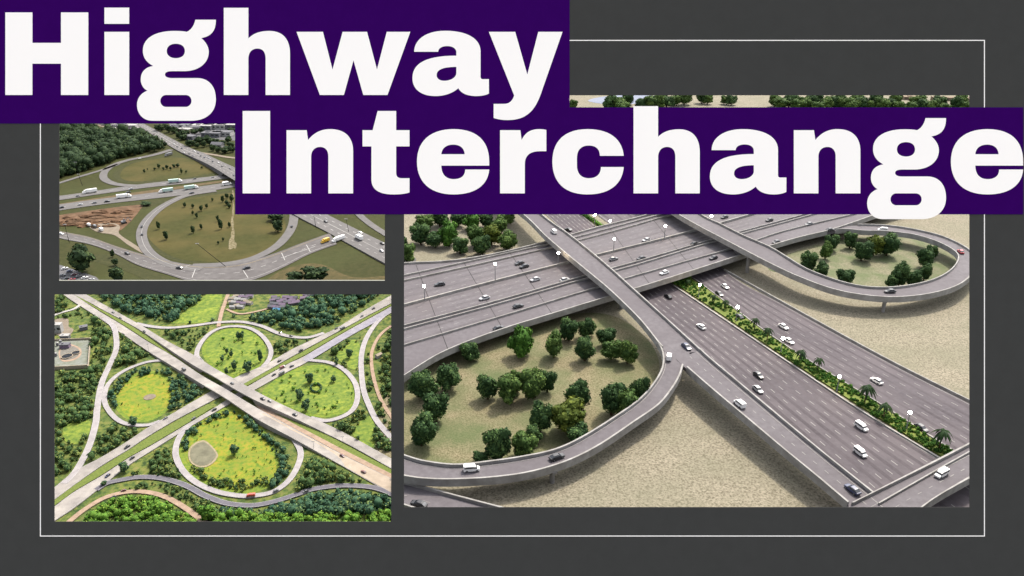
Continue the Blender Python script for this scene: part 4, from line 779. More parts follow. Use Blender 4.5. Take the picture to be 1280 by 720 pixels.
# trees and shrubs of the upper opening
UT = [('A', 175, 656, 92, 104, 'large dark round tree on the grass above the car park corner'), ('A', 318, 690, 58, 58, 'dark round tree cut by the opening edge beside the near road'), ('B', 475, 690, 92, 58, 'wide dark bush on the grass by the near edge of the upper opening'), ('B', 392, 692, 62, 40, 'low dark bush next to the wide one at the near edge'),
      ('B', 312, 442, 60, 30, 'dark shrub under the banner beside the big oval loop'), ('B', 318, 488, 40, 48, 'round green shrub just in front of the one under the banner'), ('A', 308, 625, 24, 26, 'small dark bush on the near road verge'), ('A', 298, 592, 16, 30, 'thin dark sapling on the near road verge'), ('A', 435, 380, 40, 12, 'low dark bush between the red earth and the big oval loop')]
for rg, x, y, w_, h, lb in UT: tree(rg, x, y, w_, h, 'tl', lb, 'trees beside the roads of the upper opening')
for x, y, w_, h in [(487, 478, 18, 38), (517, 520, 24, 46), (592, 388, 16, 22), (625, 392, 14, 20), (660, 404, 20, 30), (682, 392, 14, 22), (706, 364, 12, 16), (625, 418, 12, 18), (642, 432, 14, 26), (628, 494, 20, 36), (660, 478, 14, 28), (728, 446, 14, 30), (742, 478, 22, 48), (776, 470, 14, 26), (730, 540, 12, 16), (750, 526, 12, 16), (748, 368, 16, 36), (765, 380, 20, 24), (785, 366, 22, 36), (765, 352, 18, 26), (775, 392, 20, 22)]:
    tree('A', x, y, w_ * .8, h * .8, 'tl', 'slim dark young tree scattered in the big oval meadow', 'young trees in the big oval meadow')
for x, y, w_, h in [(95, 592, 26, 48), (130, 562, 16, 28), (210, 562, 32, 36), (260, 540, 40, 58), (310, 560, 30, 42), (350, 550, 42, 60), (390, 560, 30, 46), (430, 532, 44, 50), (470, 528, 46, 48), (515, 605, 30, 76), (565, 590, 28, 30), (740, 542, 30, 26)]:
    tree('C', x, y, w_ * .85, h * .8, 'tl', 'dark young tree in the middle row of the small oval meadow', 'young trees in the small oval meadow')
for i, (x, y) in enumerate([(290, 120), (330, 100), (370, 135), (420, 150), (480, 200), (560, 180), (640, 285), (690, 310), (740, 265), (800, 250), (850, 280), (900, 265), (870, 345), (930, 360), (1000, 370), (1040, 250), (1070, 300), (1085, 360), (1030, 340), (700, 260), (600, 290), (450, 140), (535, 220), (250, 120), (960, 290), (770, 300), (660, 160), (740, 150), (1060, 140), (1090, 150)]):
    tree('C', x, y, random.uniform(55, 100), random.uniform(50, 80), 'tl', 'dark round tree among the parking lots beyond the diagonal road', 'trees among the far parking lots')

# ------------------------------------------------------------------ vehicles
def wheel_mesh(r=.33, wd=.22):
    mb = MB(); mb.cyl((0, -wd / 2, 0), (0, wd / 2, 0), r, r, 14); mb.cyl((0, -wd / 2 - .01, 0), (0, wd / 2 + .01, 0), r * .55, r * .55, 10, 1); return mb.mesh('wheel', [M['tyre'], M['pole']])
def loft(mb, secs, mi=0):                      # secs: (x, half width, z0, z1, top half width)
    n = len(secs); V = []
    for x, hw, z0, z1, th in secs: V += [(x, -hw, z0), (x, -hw, (z0 + z1) / 2), (x, -th, z1), (x, th, z1), (x, hw, (z0 + z1) / 2), (x, hw, z0)]
    F = [(i * 6 + k, i * 6 + (k + 1) % 6, (i + 1) * 6 + (k + 1) % 6, (i + 1) * 6 + k) for i in range(n - 1) for k in range(6)]
    F += [tuple(range(5, -1, -1)), tuple(range((n - 1) * 6, n * 6))]; mb.add(V, F, mi)
VEH = {}
def veh_parts(kind, col):
    if (kind, col) in VEH: return VEH[kind, col]
    c = CP[col]; b, g, x = MB(), MB(), MB(); dk = M['tyre']; out = []
    if kind == 'car':
        loft(b, [(-2.25, .74, .42, .82, .66), (-2.1, .86, .28, .92, .74), (-1.2, .90, .24, .95, .78), (.9, .90, .24, .93, .78), (1.9, .86, .26, .80, .72), (2.25, .72, .40, .68, .60)])
        loft(b, [(-1.25, .62, 1.36, 1.44, .56), (-.9, .66, 1.38, 1.48, .58), (.1, .66, 1.38, 1.48, .58), (.42, .62, 1.34, 1.42, .56)])
        loft(g, [(-1.95, .70, .88, .95, .68), (-1.2, .76, .88, 1.39, .60), (.35, .76, .88, 1.39, .60), (1.15, .72, .86, .93, .68)])
        wh = [(1.35, .8), (1.35, -.8), (-1.35, .8), (-1.35, -.8)]; wr = .33
    elif kind == 'van':
        loft(b, [(-2.4, .88, .35, 1.9, .80), (-2.3, .94, .28, 2.02, .84), (.6, .94, .26, 2.02, .84), (1.25, .94, .26, 1.55, .84), (1.7, .92, .26, 1.1, .80), (2.4, .84, .34, .86, .74)])
        loft(g, [(-2.2, .955, 1.2, 1.72, .90), (.65, .955, 1.2, 1.72, .90), (1.3, .93, 1.15, 1.6, .80), (1.62, .90, 1.1, 1.2, .78)])
        wh = [(1.5, .84), (1.5, -.84), (-1.5, .84), (-1.5, -.84)]; wr = .36
    elif kind == 'truck':
        loft(b, [(-6.6, 1.25, 1.05, 3.6, 1.22), (-6.55, 1.27, 1.0, 3.65, 1.25), (2.75, 1.27, 1.0, 3.65, 1.25), (2.8, 1.25, 1.05, 3.6, 1.22)])
        loft(x, [(3.2, 1.15, .5, 3.3, 1.0), (4.6, 1.18, .5, 3.1, 1.05), (5.3, 1.15, .5, 2.1, 1.05), (6.2, 1.05, .6, 1.7, .9)])
        x.box(-6.4, 5.8, -.5, .5, .55, .95)
        g.box(4.55, 5.05, -1.0, 1.0, 2.15, 2.95, 0, .12, .05)
        wh = [(5.3, 1.0), (5.3, -1.0), (2.4, 1.0), (2.4, -1.0), (1.3, 1.0), (1.3, -1.0), (-5.2, 1.0), (-5.2, -1.0), (-4.1, 1.0), (-4.1, -1.0)]; wr = .5
    else:  # short lorry
        loft(b, [(-3.6, 1.1, .9, 2.9, 1.05), (-3.55, 1.12, .85, 2.95, 1.08), (1.4, 1.12, .85, 2.95, 1.08), (1.45, 1.1, .9, 2.9, 1.05)])
        loft(x, [(1.6, 1.05, .5, 2.4, .95), (2.6, 1.05, .5, 2.35, .95), (3.3, 1.0, .5, 1.4, .9), (3.6, .95, .55, 1.2, .85)]); x.box(-3.5, 3.2, -.45, .45, .5, .83)
        g.box(2.5, 3.05, -.9, .9, 1.45, 2.2, 0, .15, .05); wh = [(2.5, .95), (2.5, -.95), (-2.2, .95), (-2.2, -.95)]; wr = .45
    out = [('body' if kind in ('car', 'van') else 'cargo_box', b.mesh('body', c, bevel=.05), None)]
    if x.v: out.append(('cab', x.mesh('cab', CP['white'] if col not in ('black', 'grey', 'brickred', 'yellow') else c, bevel=.04), None))
    out.append(('window', g.mesh('window', M['glass'], bevel=.03), None))
    wm = wheel_mesh(wr)
    for wx, wy in wh: out.append(('wheel', wm, (wx, wy, wr)))
    VEH[kind, col] = out; return out
SMALL = {}
def veh_small(kind, col):
    if (kind, col) not in SMALL:
        mats = []; vs = []; bm_ = bmesh.new()
        for n, me, off in veh_parts(kind, col):
            t = me.copy()
            if off: t.transform(__import__('mathutils').Matrix.Translation(off))
            b0 = len(bm_.faces); bm_.from_mesh(t); bm_.faces.ensure_lookup_table(); k0 = len(mats); mats += list(me.materials)
            for f in bm_.faces[b0:]: f.material_index += k0
            bpy.data.meshes.remove(t)
        me = bpy.data.meshes.new('vehicle'); bm_.to_mesh(me); bm_.free()
        for m in mats: me.materials.append(m)
        SMALL[kind, col] = me
    return SMALL[kind, col]
NAMES = dict(car='car', van='van', truck='articulated_truck', lorry='lorry'); CATS = dict(car='car', van='van', truck='truck', lorry='lorry')
def vehicle(kind, col, pos, key, sc, label, group, small=False, rz=None):
    px, py = pos; z = 0
    if key:
        L, R = ROAD[key]; C = (L + R) / 2
        for _ in range(3):
            p = P(px, py, z + .7 * sc); d = np.linalg.norm(C[:, :2] - p[:2], axis=1)
            # nearest cross section, measured to the section line itself
            u = np.clip(np.einsum('ij,ij->i', p[:2] - L[:, :2], (R - L)[:, :2]) / np.einsum('ij,ij->i', (R - L)[:, :2], (R - L)[:, :2]), 0, 1)
            d = np.linalg.norm(L[:, :2] + (R - L)[:, :2] * u[:, None] - p[:2], axis=1); i = int(np.argmin(d)); z = L[i][2] * (1 - u[i]) + R[i][2] * u[i]
        a, b = max(0, i - 2), min(len(L) - 1, i + 2); Q = lambda j: L[j] * (1 - u[i]) + R[j] * u[i]
        t = Q(b) - Q(a); an = math.atan2(t[1], t[0]) + (math.pi if random.random() < .5 else 0)
        if rz is not None: an = rz
    else: p = P(px, py, .5 * sc); an = rz or 0
    loc = (p[0], p[1], z + .05)
    if small:
        o = link(NAMES[kind], veh_small(kind, col), None, loc, label, CATS[kind], group); o.rotation_euler = (0, 0, an); o.scale = (sc,) * 3; return o
    t = empty(NAMES[kind], loc, label, CATS[kind], group, an); t.scale = (sc,) * 3
    for n, me, off in veh_parts(kind, col): link(n, me, t, off)
    return t
GB = 'vehicles of the big freeway model'
V1 = [
 ('car', 'black', ('1', 188, 360), 'overpass', 'black car alone on the overpass beyond the divider, nearest the opening edge'), ('car', 'black', ('1', 566, 260), 'overpass', 'black car on the overpass, farther of the close pair beyond the divider'),
 ('car', 'black', ('1', 588, 275), 'overpass', 'black car on the overpass, nearer of the close pair beyond the divider'), ('car', 'silver', ('1', 400, 425), 'overpass', 'silver car on the near overpass carriageway, closest to the opening edge'),
 ('car', 'silver', ('1', 640, 337), 'overpass', 'silver car on the overpass below the lit lamp beside the flyover'), ('car', 'silver', ('1', 780, 338), 'overpass', 'silver car at the shadow of the flyover on the overpass'),
 ('car', 'black', ('1', 560, 463), 'overpass', 'black car between the two near barriers of the overpass'), ('car', 'black', ('1', 467, 567), 'overpass', 'black car on the outermost near lane of the overpass above the oval'),
 ('van', 'white', ('1', 728, 112), 'flyover', 'white van on the narrow flyover just under the title banner'), ('car', 'black', ('1', 797, 103), None, 'dark car on the far road just beside the narrow flyover'),
 ('car', 'silver', ('2', 295, 150), 'overpass', 'silver car between two lit lamps beyond the overpass divider'), ('car', 'grey', ('2', 140, 240), 'overpass', 'grey car at the flyover edge below a lit lamp'),
 ('car', 'black', ('2', 270, 237), 'overpass', 'black car in the middle of the near carriageway between both flyovers'), ('car', 'black', ('2', 525, 167), 'overpass', 'black car in the shadow of the sweeping flyover on the overpass'),
 ('car', 'black', ('2', 613, 235), 'overpass', 'black car on the overpass outer lane close to the sweeping flyover'), ('car', 'white', ('2', 380, 305), 'overpass', 'white car on the overpass outer lane above the freeway'),
 ('car', 'black', ('2', 398, 417), 'freeway_a', 'black car just coming out from under the overpass'), ('car', 'white', ('2', 668, 370), 'freeway_b', 'white car just out of the overpass shade beyond the median'),
 ('car', 'black', ('2', 640, 405), 'freeway_b', 'black car beside the palms close to the overpass'), ('car', 'white', ('2', 555, 560), 'freeway_a', 'white car on the freeway beside the start of the straight ramp'),
 ('car', 'black', ('2', 735, 512), 'freeway_b', 'black car passing a lit median lamp beyond the palms'), ('car', 'navy', ('2', 485, 655), 'ramp', 'navy car where flyover and straight ramp meet'),
 ('van', 'white', ('2', 403, 705), 'loop', 'white van at the top of the near loop beside the fork'), ('car', 'black', ('2', 665, 42), 'overpass', 'black car on the far overpass lanes right under the banner'),
 ('car', 'black', ('2', 878, 56), 'overpass', 'black car on the overpass beyond the sweeping flyover, upper lane'), ('car', 'black', ('2', 910, 160), 'overpass', 'black car on the overpass near lane beyond the sweeping flyover'),
 ('car', 'white', ('2', 945, 560), 'freeway_b', 'white car midway along the freeway beyond the median'), ('car', 'black', ('3', 258, 102), 'loop2', 'black car where the far loop leaves the overpass'),
 ('van', 'white', ('3', 505, 103), 'loop2', 'white van on the far side of the far loop'), ('car', 'red', ('3', 875, 205), 'loop2', 'red car on the outer end of the far loop'),
 ('car', 'black', ('3', 540, 393), 'loop2', 'black car on the near side of the far loop below the trees'), ('car', 'white', ('3', 62, 628), 'freeway_b', 'white car beside a median lamp, next to the palms'),
 ('car', 'grey', ('3', 155, 75), 'overpass', 'grey car on the overpass right beneath the banner letter'), ('van', 'white', ('4', 322, 525), 'loop', 'white van on the near loop below the little bush'),
 ('car', 'black', ('4', 706, 470), 'loop', 'black car on the near loop above the round column'), ('car', 'black', ('4', 85, 682), 'corner', 'black car on the low corner road at the opening edge'),
 ('van', 'white', ('5', 700, 233), 'ramp', 'white van halfway down the straight ramp'), ('car', 'black', ('5', 785, 103), 'freeway_a', 'black car on the freeway level with the white van on the ramp'),
 ('car', 'silver', ('5', 783, 167), 'freeway_a', 'silver car just behind the black one on the freeway'), ('car', 'white', ('6', 453, 128), 'freeway_b', 'white car on the freeway beyond the median near the sand'),
 ('car', 'black', ('6', 655, 340), 'freeway_b', 'black car past the last median lamp near the crossroad'), ('van', 'white', ('6', 385, 337), 'freeway_a', 'white van on the freeway, farther of two near the crossroad'),
 ('van', 'white', ('6', 380, 453), 'freeway_a', 'white van on the freeway, nearer of two near the crossroad'), ('van', 'white', ('6', 745, 548), 'corner_x', 'white van on the near crossroad bridge'),
 ('car', 'navy', ('6', 345, 617), 'ramp', 'navy car at the foot of the straight ramp by the crossroad')]
ROAD['corner_x'] = ROAD['crossroad']
for kd, c, ps, k, lb in V1: vehicle(kd, c, zp(*ps), k, 1.12 if kd == 'car' else 1.0, lb, GB, rz=None if k else 2.2)
GT = 'vehicles in the upper opening'
V2 = [
 ('truck', 'white', ('A', 203, 328), 't3a', .68, 'white box truck alone on the farther carriageway near the opening edge'), ('truck', 'white', ('A', 345, 348), 't3b', .68, 'white box truck on the nearer carriageway above the red earth'),
 ('truck', 'green', ('A', 555, 286), 't3a', .68, 'pale green truck on the farther carriageway, beside the small oval'), ('truck', 'green', ('A', 515, 325), 't3b', .68, 'pale green truck on the nearer carriageway, trailing the other one'),
 ('truck', 'green', ('A', 620, 312), 't3b', .68, 'pale green truck on the nearer carriageway, ahead towards the bridge'), ('van', 'white', ('A', 765, 294), 't3b', 1.2, 'white van coming out from under the diagonal road bridge'),
 ('truck', 'grey', ('C', 365, 395), 't2', .55, 'dark truck on the ramp behind the small oval meadow'), ('lorry', 'yellow', ('B', 512, 530), 't5', .75, 'yellow lorry waiting at the junction under the banner'),
 ('truck', 'white', ('B', 565, 524), 't5', .66, 'white truck turning at the junction next to the yellow lorry'), ('lorry', 'white', ('B', 650, 516), 't1', .9, 'white lorry driving along the diagonal road past the junction'),
 ('lorry', 'white', ('A', 200, 464), None, .55, 'white works lorry parked on the gravel below the red earth'), ('lorry', 'grey', ('A', 224, 470), None, .55, 'dark works lorry between two others on the gravel'), ('lorry', 'white', ('A', 250, 483), None, .6, 'white works lorry nearest the road on the gravel')]
for kd, c, ps, k, sc, lb in V2: vehicle(kd, c, zp(*ps), k, sc, lb, GT, rz=None if k else 2.4)
V3 = [
 ('car', 'grey', ('A', 155, 343), 't3a', .6, 'grey car behind the lone white box truck'), ('car', 'black', ('A', 360, 328), 't3a', .75, 'black car at the carriageway edge above the white truck'), ('car', 'silver', ('A', 372, 314), 't3a', .6, 'silver car ahead of the lone white box truck'),
 ('car', 'silver', ('A', 165, 378), 't3b', .65, 'silver car on the nearer carriageway close to the opening edge'), ('car', 'grey', ('A', 222, 371), 't3b', .65, 'grey car on the nearer carriageway between silver and black cars'), ('car', 'black', ('A', 275, 365), 't3b', .75, 'black car following the nearer white box truck'),
 ('car', 'black', ('A', 87, 390), 't3b', .7, 'black car on the nearer carriageway cut by the opening edge'), ('car', 'black', ('A', 620, 331), 't4', .75, 'black car entering the big loop from the carriageway'), ('car', 'black', ('A', 416, 468), 't4', .65, 'black car on the big loop bend, the farther of two'),
 ('car', 'black', ('A', 417, 500), 't4', .65, 'black car on the big loop bend, the nearer of two'), ('car', 'black', ('A', 357, 577), 't5', .8, 'black car on the near road at the gravel track mouth'), ('car', 'black', ('A', 570, 636), 't5', .85, 'black car on the near road below the big oval'),
 ('car', 'white', ('A', 87, 497), 't5', .75, 'white car on the near road at the opening edge'), ('car', 'black', ('B', 190, 637), 't5', .85, 'black car on the near road by the stop lines'), ('car', 'black', ('B', 515, 447), 't1', .75, 'black car on the diagonal road right below the banner'),
 ('car', 'black', ('B', 375, 467), 't4b', .65, 'black car on the short side of the big loop below the banner'), ('car', 'white', ('B', 655, 493), 't1', .85, 'white car on the diagonal road beside the white lorry'), ('car', 'black', ('B', 745, 536), 't1', .75, 'black car at the end of the diagonal road, far lane'),
 ('car', 'silver', ('B', 743, 567), 't1', .75, 'silver car at the end of the diagonal road, near lane'), ('car', 'black', ('C', 660, 660), 't3a', .5, 'dark car beside the pale green truck near the small oval'), ('car', 'grey', ('C', 860, 645), 't3a', .5, 'grey car approaching the diagonal road bridge'), ('car', 'white', ('C', 45, 430), 't2', .5, 'white car on the ramp behind the small oval meadow')]
for kd, c, ps, k, sc, lb in V3: vehicle(kd, c, zp(*ps), k, sc, lb, GT, True)
for i, (x, y, c) in enumerate([(290, 205, 'black'), (465, 298, 'black'), (515, 315, 'navy'), (730, 402, 'black'), (770, 420, 'navy'), (865, 465, 'black'), (970, 518, 'black'), (1060, 545, 'grey'), (1098, 622, 'black'), (600, 378, 'black'), (660, 350, 'white'), (540, 365, 'white'), (200, 160, 'maroon'), (430, 270, 'white'), (820, 430, 'silver'), (640, 400, 'grey'), (930, 480, 'white'), (700, 370, 'grey')]):
    vehicle('car', c, zp('C', x, y), 't1', .52, f'tiny {c} car in the traffic on the far half of the diagonal road', 'traffic on the far diagonal road', True)
for x, y, c, lb in [(81, 335.5, 'white', 'white car parked at the far end of the corner car park row'), (87, 339, 'navy', 'navy car parked next to the white one in the corner row'), (93, 343, 'maroon', 'maroon car parked in the corner row by the big tree'), (106, 347, 'white', 'white car parked in the corner row at the opening edge'), (114, 349.5, 'silver', 'silver car parked last in the corner row, cut by the edge'), (78, 344, 'grey', 'grey car parked alone in the second row of the corner car park'), (84, 348, 'black', 'black car parked in the second row of the corner car park'), (99, 345, 'grey', 'grey car parked between the maroon and white cars in the corner row'), (90, 349.5, 'red', 'red car parked in the second row at the opening edge')]:
    vehicle('car', c, (x, y), None, .68, lb, 'cars parked in the corner car park', True, rz=.7)
GL = 'vehicles on the green interchange'
V4 = [
 ('lorry', 'brown', ('E', 400, 478), 'r2b', .36, 'brown box lorry on the pale road beyond the bridge'), ('lorry', 'grey', ('E', 393, 516), 'r2b', .36, 'dark lorry just behind the brown box lorry'), ('lorry', 'brickred', ('G', 196, 540), 's', .36, 'red lorry on the near curve of the pond meadow loop'),
 ('lorry', 'grey', ('E', 760, 243), 'r2a', .36, 'dark lorry on the far arm of the pale road near the wood'), ('lorry', 'grey', ('D', 815, 490), 'r1a', .34, 'dark lorry on the near carriageway approaching the bridge'), ('car', 'black', ('D', 450, 278), 'r1a', .42, 'black car where the long slip road leaves the pale road'),
 ('car', 'grey', ('D', 435, 178), 'r1b', .38, 'grey car on the far carriageway, second before the wood slip road'), ('car', 'grey', ('D', 390, 145), 'r1b', .38, 'grey car on the far carriageway nearest the opening corner'), ('car', 'black', ('D', 578, 260), 'r1b', .4, 'black car on the far carriageway past the wood slip road'),
 ('car', 'black', ('D', 915, 430), 'n', .4, 'black car on the smallest loop about to join the carriageway'), ('car', 'grey', ('E', 97, 570), 'r1b', .42, 'grey car on the bridge, farther carriageway'), ('car', 'black', ('E', 280, 663), 'r1b', .48, 'black car just past the bridge on the farther carriageway'),
 ('car', 'grey', ('E', 322, 677), 'r1b', .4, 'grey car following past the bridge on the farther carriageway'), ('car', 'black', ('E', 347, 520), 'r2b', .42, 'black car trailing the dark lorry near the bridge'), ('car', 'black', ('E', 455, 468), 'r2b', .42, 'black car ahead of the brown box lorry'),
 ('car', 'black', ('E', 380, 437), 'r2a', .42, 'black car where the smallest loop meets the pale road'), ('car', 'black', ('E', 508, 374), 'r2a', .45, 'black car on the far arm halfway to the wood'), ('car', 'black', ('E', 722, 242), 'r2a', .38, 'black car just behind the dark lorry on the far arm'),
 ('car', 'black', ('E', 945, 122), 'r2a', .4, 'black car on the far arm nearest the opening corner'), ('car', 'grey', ('E', 875, 168), 'r2a', .4, 'grey car on the far arm by the dark wood'), ('car', 'black', ('E', 450, 287), 'nr', .36, 'black car on the wood slip road'), ('car', 'black', ('E', 385, 268), 'nr', .36, 'black car at the bend of the wood slip road'),
 ('car', 'black', ('F', 445, 263), 'r2a', .45, 'black car on the near arm, farther carriageway'), ('car', 'black', ('F', 473, 326), 'r2b', .4, 'black car on the near arm opposite the roadside tree'), ('car', 'navy', ('F', 335, 425), 'r2b', .42, 'navy car on the near arm by the dark slip road mouth'),
 ('car', 'grey', ('F', 820, 102), 'r2b', .36, 'grey car near the pond meadow loop exit'), ('car', 'black', ('F', 935, 54), 'r2b', .42, 'black car entering the shade under the bridge'), ('car', 'grey', ('F', 660, 102), 'r2a', .38, 'grey car passing the loop with the sandy disc'),
 ('car', 'black', ('F', 368, 545), 'dirt_s', .34, 'black car on the near dirt path, lower one'), ('car', 'brown', ('F', 425, 508), 'dirt_s', .34, 'brown car on the near dirt path, upper one'), ('car', 'black', ('G', 443, 81), 'r1b', .46, 'black car by the shrub ring loop exit'),
 ('car', 'maroon', ('G', 710, 312), 'r1a', .42, 'maroon car on the pale road beyond the roadside lamp'), ('car', 'brown', ('G', 830, 403), 'r1a', .44, 'brown car near the dark slip road end'), ('car', 'grey', ('G', 337, 510), 's', .4, 'grey car on the pond loop ahead of the red lorry'), ('car', 'grey', ('G', 505, 513), 'sr', .4, 'grey car on the dark slip road')]
for kd, c, ps, k, sc, lb in V4: vehicle(kd, c, zp(*ps), k, sc, lb, GL, kd == 'car')

# ------------------------------------------------------------------ lamps of the big model
def lamp(head, foot, z, label, name='lamp_post', r=.58):
    p = P(*foot, z); H = (foot[1] - head[1]) * hpx(*foot, z); t = empty(name, p, label, 'street lamp', 'lit lamps of the big freeway model')
    mb = MB(); mb.cyl((0, 0, 0), (0, 0, .5), .3, .22, 10); mb.cyl((0, 0, .5), (0, 0, H - r * .8), .2, .14, 8); mb.cyl((0, 0, H - r * 1.1), (0, 0, H - r * .7), .25, .45, 10); link('pole', mb.mesh('pole', M['pole'], False), t)
    mb = MB(); mb.ball((0, 0, H), r, 14); link('lamp_head', mb.mesh('lamp_head', M['lamp'], True), t)
for i, (h, f) in enumerate([((529, 358), (531, 376)), ((613, 330), (619, 352)), ((696, 316), (697.5, 333)), ((767, 299), (767, 315)), ((829, 283), (830.5, 298)), ((887, 270), (888, 284))]):
    lamp(h, f, 6.9, f'lit lamp post on the overpass divider, {ORD[i]} counted from the oval side')
for i, (h, f) in enumerate([((872.6, 356), (873, 372)), ((919, 384), (920, 402)), ((975.5, 423), (976, 441)), ((1045, 470.5), (1046, 489)), ((1131.7, 515.6), (1133, 536))]):
    lamp(h, f, .2, f'lit lamp post among the freeway median planting, {ORD[i]} counted from the overpass')
for h, f, lb in [((742, 269), (743, 283), 'lit lamp post right below the banner between the two flyovers'), ((761, 276), (762, 289), 'lit lamp post beside the small green strip below the banner')]: lamp(h, f, 0.2, lb)
cs = [P(x, y, 0) + [0, 0, .6] for x, y in zip(np.linspace(728, 760, 14), np.linspace(268, 289, 14))]
q, t_ = leaf_arrays(cs, [1.5] * 14, [60] * 14, .4); link('median_planting', foliage_mesh('median_planting', q, t_, M['leaf_g'], [(c, (1.1,) * 3) for c in cs]), kind='stuff', label='green planting strip on the far median below the banner', cat='planting')
# thin poles in the upper opening
for (hx, hy), (fx, fy), lb in [((97, 203), (98, 216), 'slim pale pole in front of the dark forest'), ((101, 218), (103, 232), 'slim pole beside the forest edge ramp'), ((86, 281), (86.5, 303), 'slim pole at the near road edge'), ((251, 305), (282, 333), 'long thin pole leaning in the big oval meadow'), ((394, 270), (395, 285), 'slim pole by the diagonal road below the banner'), ((434, 274), (436, 290), 'slim pole beyond the junction by the diagonal road')]:
    p = P(fx, fy, 0); H = (fy - hy) * hpx(fx, fy); t = empty('light_pole', p, lb, 'pole', 'poles in the upper opening'); dx = (hx - fx) * mpp(fx, fy)
    mb = MB(); mb.cyl((0, 0, 0), (dx, 0, H), .16, .1, 6); link('shaft', mb.mesh('shaft', M['tyre']), t)
    mb = MB(); mb.box(dx - .9, dx + .9, -.2, .2, H - .05, H + .2); link('lamp_arm', mb.mesh('lamp_arm', M['pole']), t)
for (hx, hy), (fx, fy), lb in [((394, 552), (392.5, 562), 'thin lamp post on the pale road edge near the dark slip road'), ((186, 430), (186.5, 441), 'thin lamp post on the pale road by the median'), ((429, 546), (429, 555), 'thin lamp post on the median of the pale road')]:
    p = P(fx, fy, 0.05); H = (fy - hy) * hpx(fx, fy); t = empty('light_pole', p, lb, 'pole', 'poles on the green interchange')
    mb = MB(); mb.cyl((0, 0, 0), (0, 0, H), .07, .05, 6); link('shaft', mb.mesh('shaft', M['pole']), t); mb = MB(); mb.box(-.5, .5, -.1, .1, H - .02, H + .1); link('lamp_arm', mb.mesh('lamp_arm', M['pole']), t)

# ------------------------------------------------------------------ buildings
WALLM = {k: mat('wall_' + k, [tuple(x * .85 for x in c), c], .8, 4) for k, c in dict(white=(.25, .245, .24), grey=(.10, .10, .11), tan=(.16, .125, .09), lilac=(.13, .10, .14), blue=(.07, .18, .30), cream=(.23, .195, .15)).items()}
def building(px, py, w_, d_, h, rz, wall, roof, label, group, gable=False, z=0.0, cat='building', name='building'):
    p = P(px, py, z); t = empty(name, p, label, cat, group, rz)
    mb = MB(); mb.box(-w_ / 2, w_ / 2, -d_ / 2, d_ / 2, -.2, h); link('wall', mb.mesh('wall', WALLM[wall]), t)
    mb = MB(); o = .06 * d_
    if gable:
        g = d_ * .32; V = [(-w_ / 2 - o, -d_ / 2 - o, h), (w_ / 2 + o, -d_ / 2 - o, h), (w_ / 2 + o, d_ / 2 + o, h), (-w_ / 2 - o, d_ / 2 + o, h), (-w_ / 2 - o, 0, h + g), (w_ / 2 + o, 0, h + g)]
        mb.add(V, [(0, 1, 5, 4), (2, 3, 4, 5), (1, 2, 5), (3, 0, 4), (0, 3, 2, 1)])
    else:
        mb.box(-w_ / 2 - .1, w_ / 2 + .1, -d_ / 2 - .1, d_ / 2 + .1, h + .003, h + .35); mb.box(-w_ * .3, -w_ * .1, -d_ * .2, d_ * .1, h + .36, h + .36 + min(1.0, h * .25))
    link('roof', mb.mesh('roof', WALLM[roof]), t)
    if h > 1.5:
        n = max(2, int(w_ / 4)); hh = h * .32
        for i in range(n):
            x = -w_ / 2 + w_ * (i + .5) / n; ww = w_ / n * .3; mb = MB(); mb.box(x - ww, x + ww, -d_ / 2 - .04, -d_ / 2 - .003, h * .4, h * .4 + hh); link('window', mb.mesh('window', M['glass']), t)
    return t
lb = 'long low pale commercial building among the parking lots beyond the diagonal road'
for x, y, w_, d_, h, rz, a_, b_ in [(520, 90, 13, 8, 3, -.2, 'grey', 'grey'), (640, 110, 16, 8, 3, -.15, 'white', 'grey'), (760, 100, 18, 9, 3.5, -.15, 'grey', 'white'), (900, 90, 20, 10, 3.5, -.1, 'white', 'white'), (1040, 90, 18, 9, 3.5, -.1, 'grey', 'white'), (860, 180, 16, 8, 3, -.15, 'grey', 'grey'), (980, 170, 16, 8, 3, -.1, 'white', 'grey'), (600, 210, 11, 6, 2.5, -.3, 'grey', 'grey'), (560, 130, 11, 6, 2.5, -.3, 'tan', 'white'), (720, 70, 14, 7, 3, -.15, 'white', 'white'), (440, 100, 9, 5, 2.5, -.3, 'white', 'grey')]:
    building(*zp('C', x, y), w_, d_, h, rz, a_, b_, lb, 'buildings among the far parking lots')
building(*zp('C', 920, 300), 9, 5, 2.2, -.2, 'white', 'grey', 'small pale house alone among the trees beside the far parking lots', 'buildings among the far parking lots', True)
for x, y, w_, d_, h, a_, b_ in [(790, 95, 14, 6, 2.5, 'white', 'grey'), (920, 90, 12, 6, 2.5, 'white', 'white'), (940, 135, 9, 5, 2.5, 'grey', 'lilac'), (730, 120, 8, 4, 2, 'cream', 'white'), (830, 70, 8, 4, 2, 'grey', 'grey')]:
    p_ = (60 + x * .111, 150 + y * .111); building(*p_, w_, d_, h, .1, a_, b_, 'pale low building between the dark forest and the diagonal road', 'buildings beside the dark forest')
lb = 'tiny lilac-roofed house in the village beyond the dark wood'
for x, y in [(340, 80), (362, 72), (385, 88), (345, 100), (372, 103), (398, 106), (420, 62), (445, 66), (462, 80), (440, 86), (360, 122), (388, 122), (545, 48), (560, 55), (350, 62), (405, 78), (428, 92), (455, 98), (470, 64), (335, 118), (412, 118), (530, 66), (575, 50), (482, 92)]:
    building(*zp('E', x, y), random.uniform(2.2, 3.6), random.uniform(1.6, 2.2), .9, random.uniform(-.4, .4), 'grey', random.choice(['lilac', 'lilac', 'grey']), lb, 'village houses beyond the wood', True, cat='house', name='house')
lb = 'tiny pale house beside the dirt road into the village'
